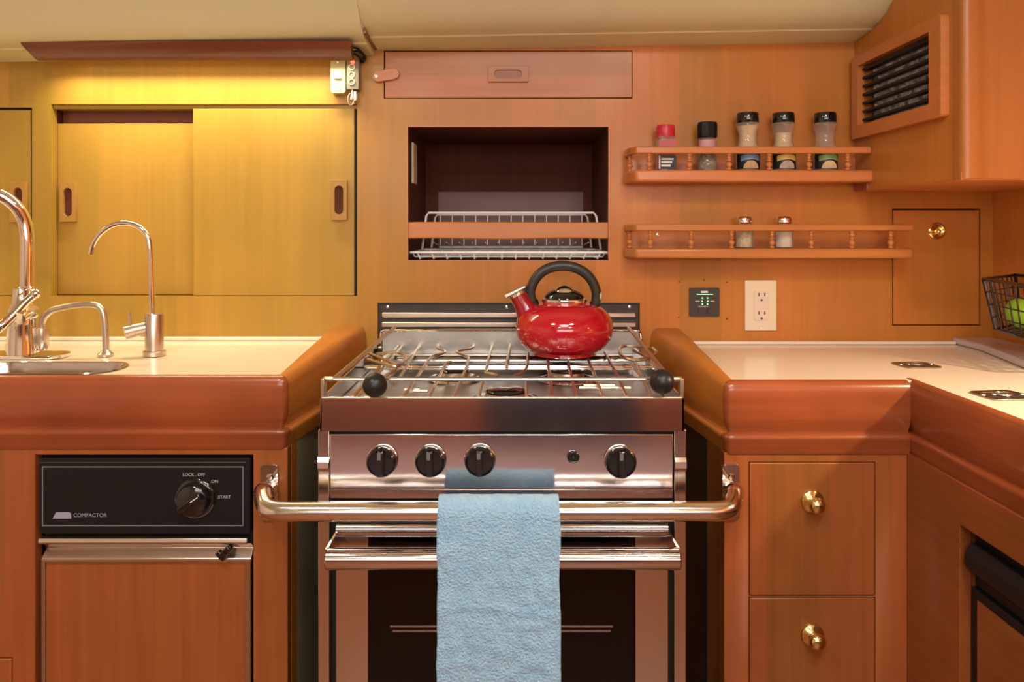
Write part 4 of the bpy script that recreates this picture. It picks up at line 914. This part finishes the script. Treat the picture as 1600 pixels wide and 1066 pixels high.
# oven body
bx0, bx1 = PX(519, YS0), PX(1052, YS0)
zo1 = PZ(783, YS0)
ob = MB()
ob.box(bx0-.004, bx0+.003, YS0+.020, YS1, .12, zo1); ob.box(bx1-.003, bx1+.004, YS0+.020, YS1, .12, zo1)
ob.box(bx0+.003, bx1-.003, YS0+.40, YS1, .12, zo1); ob.box(bx0+.003, bx1-.003, YS0+.020, YS0+.40, .12, .20); ob.box(bx0+.003, bx1-.003, YS0+.020, YS0+.40, zo1-.04, zo1)
ob.build('oven_body', M_blackm, sv)
for k, zz in enumerate((.66,)):
    for i in range(2):
        MB().tube([(PX(621, 1.2), 1.13+.02*i, PZ(968+18*i, 1.15)), (PX(948, 1.2), 1.13+.02*i, PZ(968+18*i, 1.15))], .0032, res=8).build('oven_rack_rod', M_chrome, sv)
# door: steel frame with smoked window, rolled top
yd = YS0+.004
dz1 = PZ(838, yd)
dor = MB().plate(rect(PX(525, yd), PX(1044, yd), .16, dz1), [rect(PX(575, yd), PX(993, yd), .22, PZ(838.5, yd)-.0006)], .014, mpx(yd)).build('oven_door', M_steel, sv, .001)
MB().box(PX(575, yd)+.0006, PX(993, yd)-.0006, yd+.002, yd+.007, .2206, PZ(840, yd)).build('window', M_oveng, dor)
MB().tube([(PX(526, yd), yd+.004, PZ(828, yd)), (PX(1043, yd), yd+.004, PZ(828, yd))], .0098, res=20).build('rolled_top', M_steel, dor)
hy = 1.042
hz = PZ(873, hy); hr = .0152
hn = MB().tube([(PX(510, hy), hy, hz), (PX(1062, hy), hy, hz)], hr, res=24).build('door_handle', M_panel, dor, .002, 2)
for pa, pb in (((510, 858), (530, 824)), ((1061, 858), (1041, 824))):
    a = P(*pa, hy); b = P(*pb, yd+.004); a2 = a+Vector((0, 0, -.030)); b2 = b+Vector((0, 0, -.024)); s_ = .0015
    MB().hexa([a2-Vector((s_, 0, 0)), a2+Vector((s_, 0, 0)), b2+Vector((s_, 0, 0)), b2-Vector((s_, 0, 0)), a-Vector((s_, 0, 0)), a+Vector((s_, 0, 0)), b+Vector((s_, 0, 0)), b-Vector((s_, 0, 0))]).build('handle_arm', M_steel, dor)

# ============================================================ GRAB BAR + TOWEL
gb = thing('grab_bar', 'thick polished steel safety bar across the front of the stove', 'bar', (-.02, 1.1, .75))
BY = 1.028; BZ = PZ(799.5, BY); BR = .0137
def arm(px, sg):
    x = PX(px, YFc); y = YFc-.004
    return [Vector((x, y, PZ(764, YFc))), Vector((x+sg*.003, y-.030, PZ(768, YFc)+.004)), Vector((x+sg*.020, BY+.050, BZ+.014)), Vector((x+sg*.036, BY+.012, BZ+.003)), Vector((x+sg*.050, BY+.001, BZ)), Vector((x+sg*.085, BY, BZ))]
la = arm(422, 1); ra = arm(1141, -1)
path = smooth_path(la+list(reversed(ra)), 3)
MB().tube(path, BR, res=24).build('bar', M_bar, gb, smooth=60)
for px in (422, 1141):
    x = PX(px, YFc)
    MB().plate(rrect(x-.0135, x+.0135, PZ(812, YFc), PZ(725, YFc), .006), [], .0035, mpx(YFc-.0042)).build('mounting_plate', M_panel, gb, .001)
    MB().lathe([(0, .003), (.004, .0025), (.0055, 0)], (x+.001, YFc-.0042, PZ(744, YFc)), (0, -1, 0), 16).build('screw', M_chrome, gb)
tw0 = []
# towel
x0, x1 = PX(684, 1.01), PX(874, 1.01)
TH = .007; Rt = BR+.0065
prof = []   # (y, z) from back hem over the bar to the front hem
for i in range(14): prof.append((BY+Rt, .62+(BZ-.62)*i/14))
for i in range(13): a = PI*i/12; prof.append((BY+Rt*math.cos(a), BZ+Rt*math.sin(a)))
nf = 70
for i in range(1, nf+1): prof.append((BY-Rt, BZ-(BZ-.47)*i/nf))
nc = 64; vs = []; fs = []
for j, (y, z_) in enumerate(prof):
    tt = max(0, (j-27)/nf)
    for i in range(nc+1):
        u = i/nc; x = x0+(x1-x0)*u
        ed = .0022*noise.noise(Vector((z_*14, 3 if u < .5 else 9, 0)))*(abs(u-.5)*2)**4
        wob = (.0035*noise.noise(Vector((x*16, z_*11, 2)))+.0016*noise.noise(Vector((x*55, z_*60, 5)))+.0009*noise.noise(Vector((x*190, z_*190, 8))))
        crease = -.0022*math.exp(-((z_-(.645+.006*math.sin(u*5)))/.004)**2)-.0018*math.exp(-((z_-(.628+.005*math.sin(u*6+1)))/.003)**2)*min(1, u*2)
        front = j > 20
        k = min(1, tt*5+.25)
        dy = -(abs(wob)*1.2+wob*.3)*k+crease*k if front else .001*wob
        if 14 <= j <= 27: dy = 0; dz = .0008*noise.noise(Vector((x*120, y*100, 1)))+.001*noise.noise(Vector((x*20, 0, 1)))
        else: dz = 0
        vs.append((x+ed-.004*tt*(0.5-u)*0+.003*tt*(u-.2), y+dy-.004*tt, z_+dz))
for j in range(len(prof)-1):
    for i in range(nc): a = j*(nc+1)+i; fs.append((a, a+1, a+nc+2, a+nc+1))
M_towel = bpy.data.materials.new('terry_cloth'); M_towel.use_nodes = True
nt = M_towel.node_tree; b = nt.nodes['Principled BSDF']; b.inputs['Roughness'].default_value = .95; b.inputs['Sheen Weight'].default_value = .4; b.inputs['Specular IOR Level'].default_value = .1
g_ = nt.nodes.new('ShaderNodeNewGeometry'); nz = nt.nodes.new('ShaderNodeTexNoise'); nz.inputs['Scale'].default_value = 300; nz.inputs['Detail'].default_value = 6; nt.links.new(g_.outputs['Position'], nz.inputs['Vector'])
n3 = nt.nodes.new('ShaderNodeTexNoise'); n3.inputs['Scale'].default_value = 38; n3.inputs['Detail'].default_value = 5; nt.links.new(g_.outputs['Position'], n3.inputs['Vector'])
nt.links.new(mixc(nt, n3.outputs[0], (.21, .43, .65), (.38, .61, .81)), b.inputs['Base Color'])
bp = nt.nodes.new('ShaderNodeBump'); bp.inputs['Strength'].default_value = 1; bp.inputs['Distance'].default_value = .006; nt.links.new(nz.outputs[0], bp.inputs['Height']); nt.links.new(bp.outputs[0], b.inputs['Normal'])
twl = MB().add(vs, fs).build('hand_towel', M_towel, smooth=80); sd_ = twl.modifiers.new('s', 'SOLIDIFY'); sd_.thickness = TH*.8; sd_.offset = 0
tag(twl, 'light blue terry hand towel draped over the steel safety bar', 'towel')

# ============================================================ KETTLE
kp = G(881, 557); KY = kp.y+.004
KX = PX(881.5, KY); KZ = zg(KY)+.003
ke = thing('tea_kettle', 'shiny red whistling kettle with black arched handle on the back burner', 'kettle', (KX, KY, KZ))
R = 76*KY/F
print('kettle', KX, KY, KZ, R)
H = R*1.09
pr = [(0, 0), (R*.56, 0), (R*.66, .002)]
for i in range(1, 26):
    a = -PI/2+PI*i/26; rr = R*(math.cos(a)**.58 if math.cos(a) > 0 else 0); zz = H/2+H/2*math.sin(a)
    if zz > .004 and rr > R*.45: pr.append((rr, zz))
pr += [(R*.47, H*.985), (R*.44, H*1.0), (0, H*1.0)]
MB().lathe(pr, (KX, KY, KZ), seg=64).build('body', M_red, ke, smooth=60)
lid = MB().lathe([(0, 0), (R*.455, 0), (R*.475, .003), (R*.465, .0070), (R*.42, .0085), (0, .0085)], (KX, KY, KZ+H*.985), seg=48).build('lid', M_chrome, ke, smooth=50)
MB().lathe([(R*.42, 0), (R*.40, .005), (R*.33, .011), (R*.22, .0155), (R*.10, .0178), (0, .018)], (KX, KY, KZ+H*.985+.0084), seg=48).build('lid_dome', M_gloss, lid, smooth=60)
MB().lathe([(0, .010), (.008, .0095), (.014, .007), (.0175, .003), (.0185, 0), (.0, 0)], (KX, KY-.0145, KZ+H*.985+.0195), (0, -.55, .84), 32).build('lid_button', M_chrome, lid, smooth=60)
# spout
sa = Vector((KX-R*.70, KY-.004, KZ+H*.70)); sb = P(810, 461, KY)
MB().tube([sa, sa*.45+sb*.55, sb], [.024, .0185, .0165], res=24).build('spout', M_redd, ke, smooth=50)
dn = (sb-sa).normalized(); MB().tube([sb-dn*.001, sb+dn*.004], [.0178, .0172], res=24).build('spout_ring', M_chrome, ke)
cap_c = sb+dn*.009; side = Vector((dn.z, 0, -dn.x))
MB().obox(cap_c-side*.002, side*.023, (0, .014, 0), dn*.0035).build('spout_flap', M_nickel, ke, .003, 3)
MB().tube([cap_c+side*.012, P(826, 455, KY)], .0055, res=10).build('flap_link', M_black, ke)
# handle: fat arch
hp = [P(833, 474, KY), P(828, 458, KY), P(832, 443, KY), P(842, 428, KY), P(858, 418, KY), P(879, 414.5, KY), P(900, 418, KY), P(917, 428, KY), P(928, 443, KY), P(933, 460, KY), P(929, 480, KY)]
hs_ = smooth_path(hp, 2); nh = len(hs_)
MB().tube(hs_, [.0098-.0012*abs(2*i/(nh-1)-1)**2 for i in range(nh)], res=18).build('handle', mat('handle_grip', (.03, .028, .022), .38), ke, smooth=60)
MB().ball(P(938, 463, KY-.002), .0075, 14, (.5, .8, 1.1)).build('handle_rivet', M_ivory2, ke)
MB().tube([P(833, 470, KY), P(838, 482, KY)], .009, res=12).build('handle_foot', M_black, ke); MB().tube([P(930, 474, KY), P(926, 486, KY)], .010, res=12).build('handle_foot', M_black, ke)

# ============================================================ TAPS
# slim filtered water tap
Yt = F*(CZ-ZL)/(556-CY)
wf = thing('water_tap', 'slim satin gooseneck filter tap with side lever, on the left counter', 'tap', (PX(241, Yt), Yt, ZL))
X_ = PX(241, Yt)
MB().lathe([(.0195, 0), (.0195, .008), (.0165, .010), (.0160, .010), (.0160, PZ(491, Yt)-ZL-.002), (.015, PZ(491, Yt)-ZL), (0, PZ(491, Yt)-ZL)], (X_, Yt, ZL+.0006), seg=32).build('body', M_nickel, wf)
pt = [P(238, 492, Yt), P(236, 430, Yt), P(234, 382, Yt), P(231, 368, Yt), P(219, 355, Yt), P(203, 349, Yt), P(188, 348.5, Yt), P(172, 353, Yt), P(157, 364, Yt), P(146, 380, Yt), P(142, 397, Yt)]
MB().tube(smooth_path(pt, 2), .0050, res=14).build('spout', M_chrome, wf, smooth=60)
MB().tube([P(232, 512, Yt), P(212, 516, Yt-.01), P(195, 521, Yt-.02)], [.0115, .0125, .0128], res=20).build('valve', M_nickel, wf)
MB().tube([P(204, 510, Yt-.015), P(202, 488, Yt-.015)], .0026, res=10).build('lever', M_nickel, wf)
# low side tap (steel bent spout)
Yb = F*(CZ-ZL)/(557-CY)
st_ = thing('side_spout', 'low bent satin spout between the tall faucet and the slim tap', 'tap', (PX(166, Yb), Yb, ZL))
MB().lathe([(.0135, 0), (.0135, .004), (.010, .007), (.006, .012), (0, .012)], (PX(165, Yb), Yb, ZL+.0006), seg=24).build('base', M_nickel, st_)
pt = [P(166, 556, Yb), P(165, 520, Yb), P(163, 493, Yb), P(157, 479, Yb), P(140, 474.5, Yb), P(110, 478, Yb), P(85, 483, Yb), P(75, 489, Yb), P(66, 500, Yb), P(66, 518, Yb)]
MB().tube(smooth_path(pt, 2), .0058, res=14).build('spout', M_nickel, st_, smooth=60)
MB().lathe([(.007, 0), (.0105, .006), (.011, .030), (.010, .040), (.007, .042), (0, .042)], P(66, 547, Yb), seg=24).build('nozzle', M_nickel, st_, smooth=50)
# main tall faucet
Ym = F*(CZ-ZL)/(558-CY)
fa = thing('kitchen_faucet', 'tall chrome gooseneck kitchen faucet at the left picture edge', 'faucet', (PX(36, Ym), Ym, ZL))
esc = rrect(PX(-45, Ym), PX(106, Ym), Ym-.030, Ym+.030, .028, 8)
MB().plate(esc, [], .006, lambda a, b, q: (a, b, ZL+.0006+q)).build('escutcheon', M_chrome, fa, .002, 3)
xm = PX(35, Ym)
MB().lathe([(.027, 0), (.026, .012), (.023, .050), (.024, .075), (.021, .086), (.017, .092), (.015, .118), (0, .118)], (xm, Ym, ZL+.0068), seg=36).build('body', M_chrome, fa, smooth=50)
pt = [P(42, 470, Ym), P(42, 420, Ym), P(43, 370, Ym), P(39, 345, Ym), P(26, 322, Ym-.01), P(0, 303, Ym-.02), P(-40, 300, Ym-.04), P(-75, 325, Ym-.06), P(-86, 370, Ym-.07)]
MB().tube(smooth_path(pt, 2), .0118, res=20).build('spout', M_chrome, fa, smooth=60)
MB().lathe([(.0125, 0), (.0145, .002), (.0145, .005), (.0125, .007)], P(42, 453, Ym), seg=28).build('collar', M_chrome, fa)
MB().tube(smooth_path([P(54, 461, Ym-.03), P(40, 472, Ym-.035), P(20, 494, Ym-.045), P(5, 508, Ym-.055), P(-12, 518, Ym-.06)], 1), [.0070]*3+[.0085]*4+[.010]*(len(smooth_path([0*Vector((1,1,1))]*5, 1))-7), res=16).build('lever', M_chrome, fa, smooth=60)
MB().ball(P(56, 459, Ym-.03), .0085, 18).build('lever_tip', M_chrome, fa)
MB().tube([P(45, 487, Ym), P(38, 490, Ym-.03), P(30, 498, Ym-.045)], [.017, .013, .011], res=18).build('valve_hub', M_chrome, fa, smooth=60)

# ============================================================ WIRE BASKET + LIME
M_bw = mat('dark_bronze_wire', (.035, .02, .018), .25, .6, coat=.4)
zt, zb = 1.0715, .982
A, B, Cc, D = Vector((.8577, 1.35, zt)), Vector((.995, 1.468, zt)), Vector((.995, 1.12, zt)), Vector((.812, 1.135, zt))
cen = (A+B+Cc+D)/4
low = [Vector((cen.x+(p.x-cen.x)*.80, cen.y+(p.y-cen.y)*.80, zb)) for p in (A, B, Cc, D)]
bk = thing('wire_basket', 'dark bronze wire basket on the right wall at the picture edge', 'basket', (cen.x, cen.y, zb))
MB().tube([A, B, Cc, D], .0034, True, 8).build('rim', M_bw, bk)
MB().tube(low, .0034, True, 8).build('base_ring', M_bw, bk)
top = [A, B, Cc, D]
for s_ in range(4):
    a, b, c_, d_ = top[s_], top[(s_+1) % 4], low[s_], low[(s_+1) % 4]
    for i in range(7):
        u = i/7; MB().tube([a+(b-a)*u, c_+(d_-c_)*u], .0036 if i == 0 else .0015, False, 6).build('wire', M_bw, bk)
for u in (.25, .5, .75):
    MB().tube([t_*(1-u)+l_*u for t_, l_ in zip(top, low)], .0015, True, 6).build('wire', M_bw, bk)
for i in range(1, 8):
    u = i/8; MB().tube([low[0]+(low[1]-low[0])*u, low[3]+(low[2]-low[3])*u], .0015, False, 6).build('wire', M_bw, bk)
    MB().tube([low[0]+(low[3]-low[0])*u, low[1]+(low[2]-low[1])*u], .0015, False, 6).build('wire', M_bw, bk)
MB().box(XR-.014, XR-.001, 1.16, 1.44, zt-.004, zt+.004).build('wall_bracket', M_bw, bk)
lm = thing('lime', 'bright green lime in the dark wire basket', 'fruit', (.918, 1.33, zb+.0015))
MB().ball((.918, 1.33, zb+.0018+.028), .028, 28, (1.05, 1.2, 1)).build('fruit_body', M_lime, lm)
MB().ball((.918, 1.33-.0335, zb+.030), .004, 10).build('stem_end', mat('lime_stem', (.25, .3, .08), .6), lm)

# wall lamp on the right wall, outside the picture
sl = thing('reading_lamp', 'small brass wall lamp over the side counter', 'lamp', (XR-.02, .78, 1.24))
MB().lathe([(.03, 0), (.03, .006), (.012, .012), (.008, .045), (0, .045)], (XR-.0006, .78, 1.262), (-1, 0, 0), 24).build('arm', M_brass, sl)
MB().lathe([(.012, .035), (.034, 0), (.0355, 0), (.014, .037)], (.925, .78, 1.238), (0, 0, 1), 28).build('shade', M_brass, sl)
for o in bpy.data.objects:
    if 'org' in o: del o['org']
print('objects', len(bpy.data.objects))
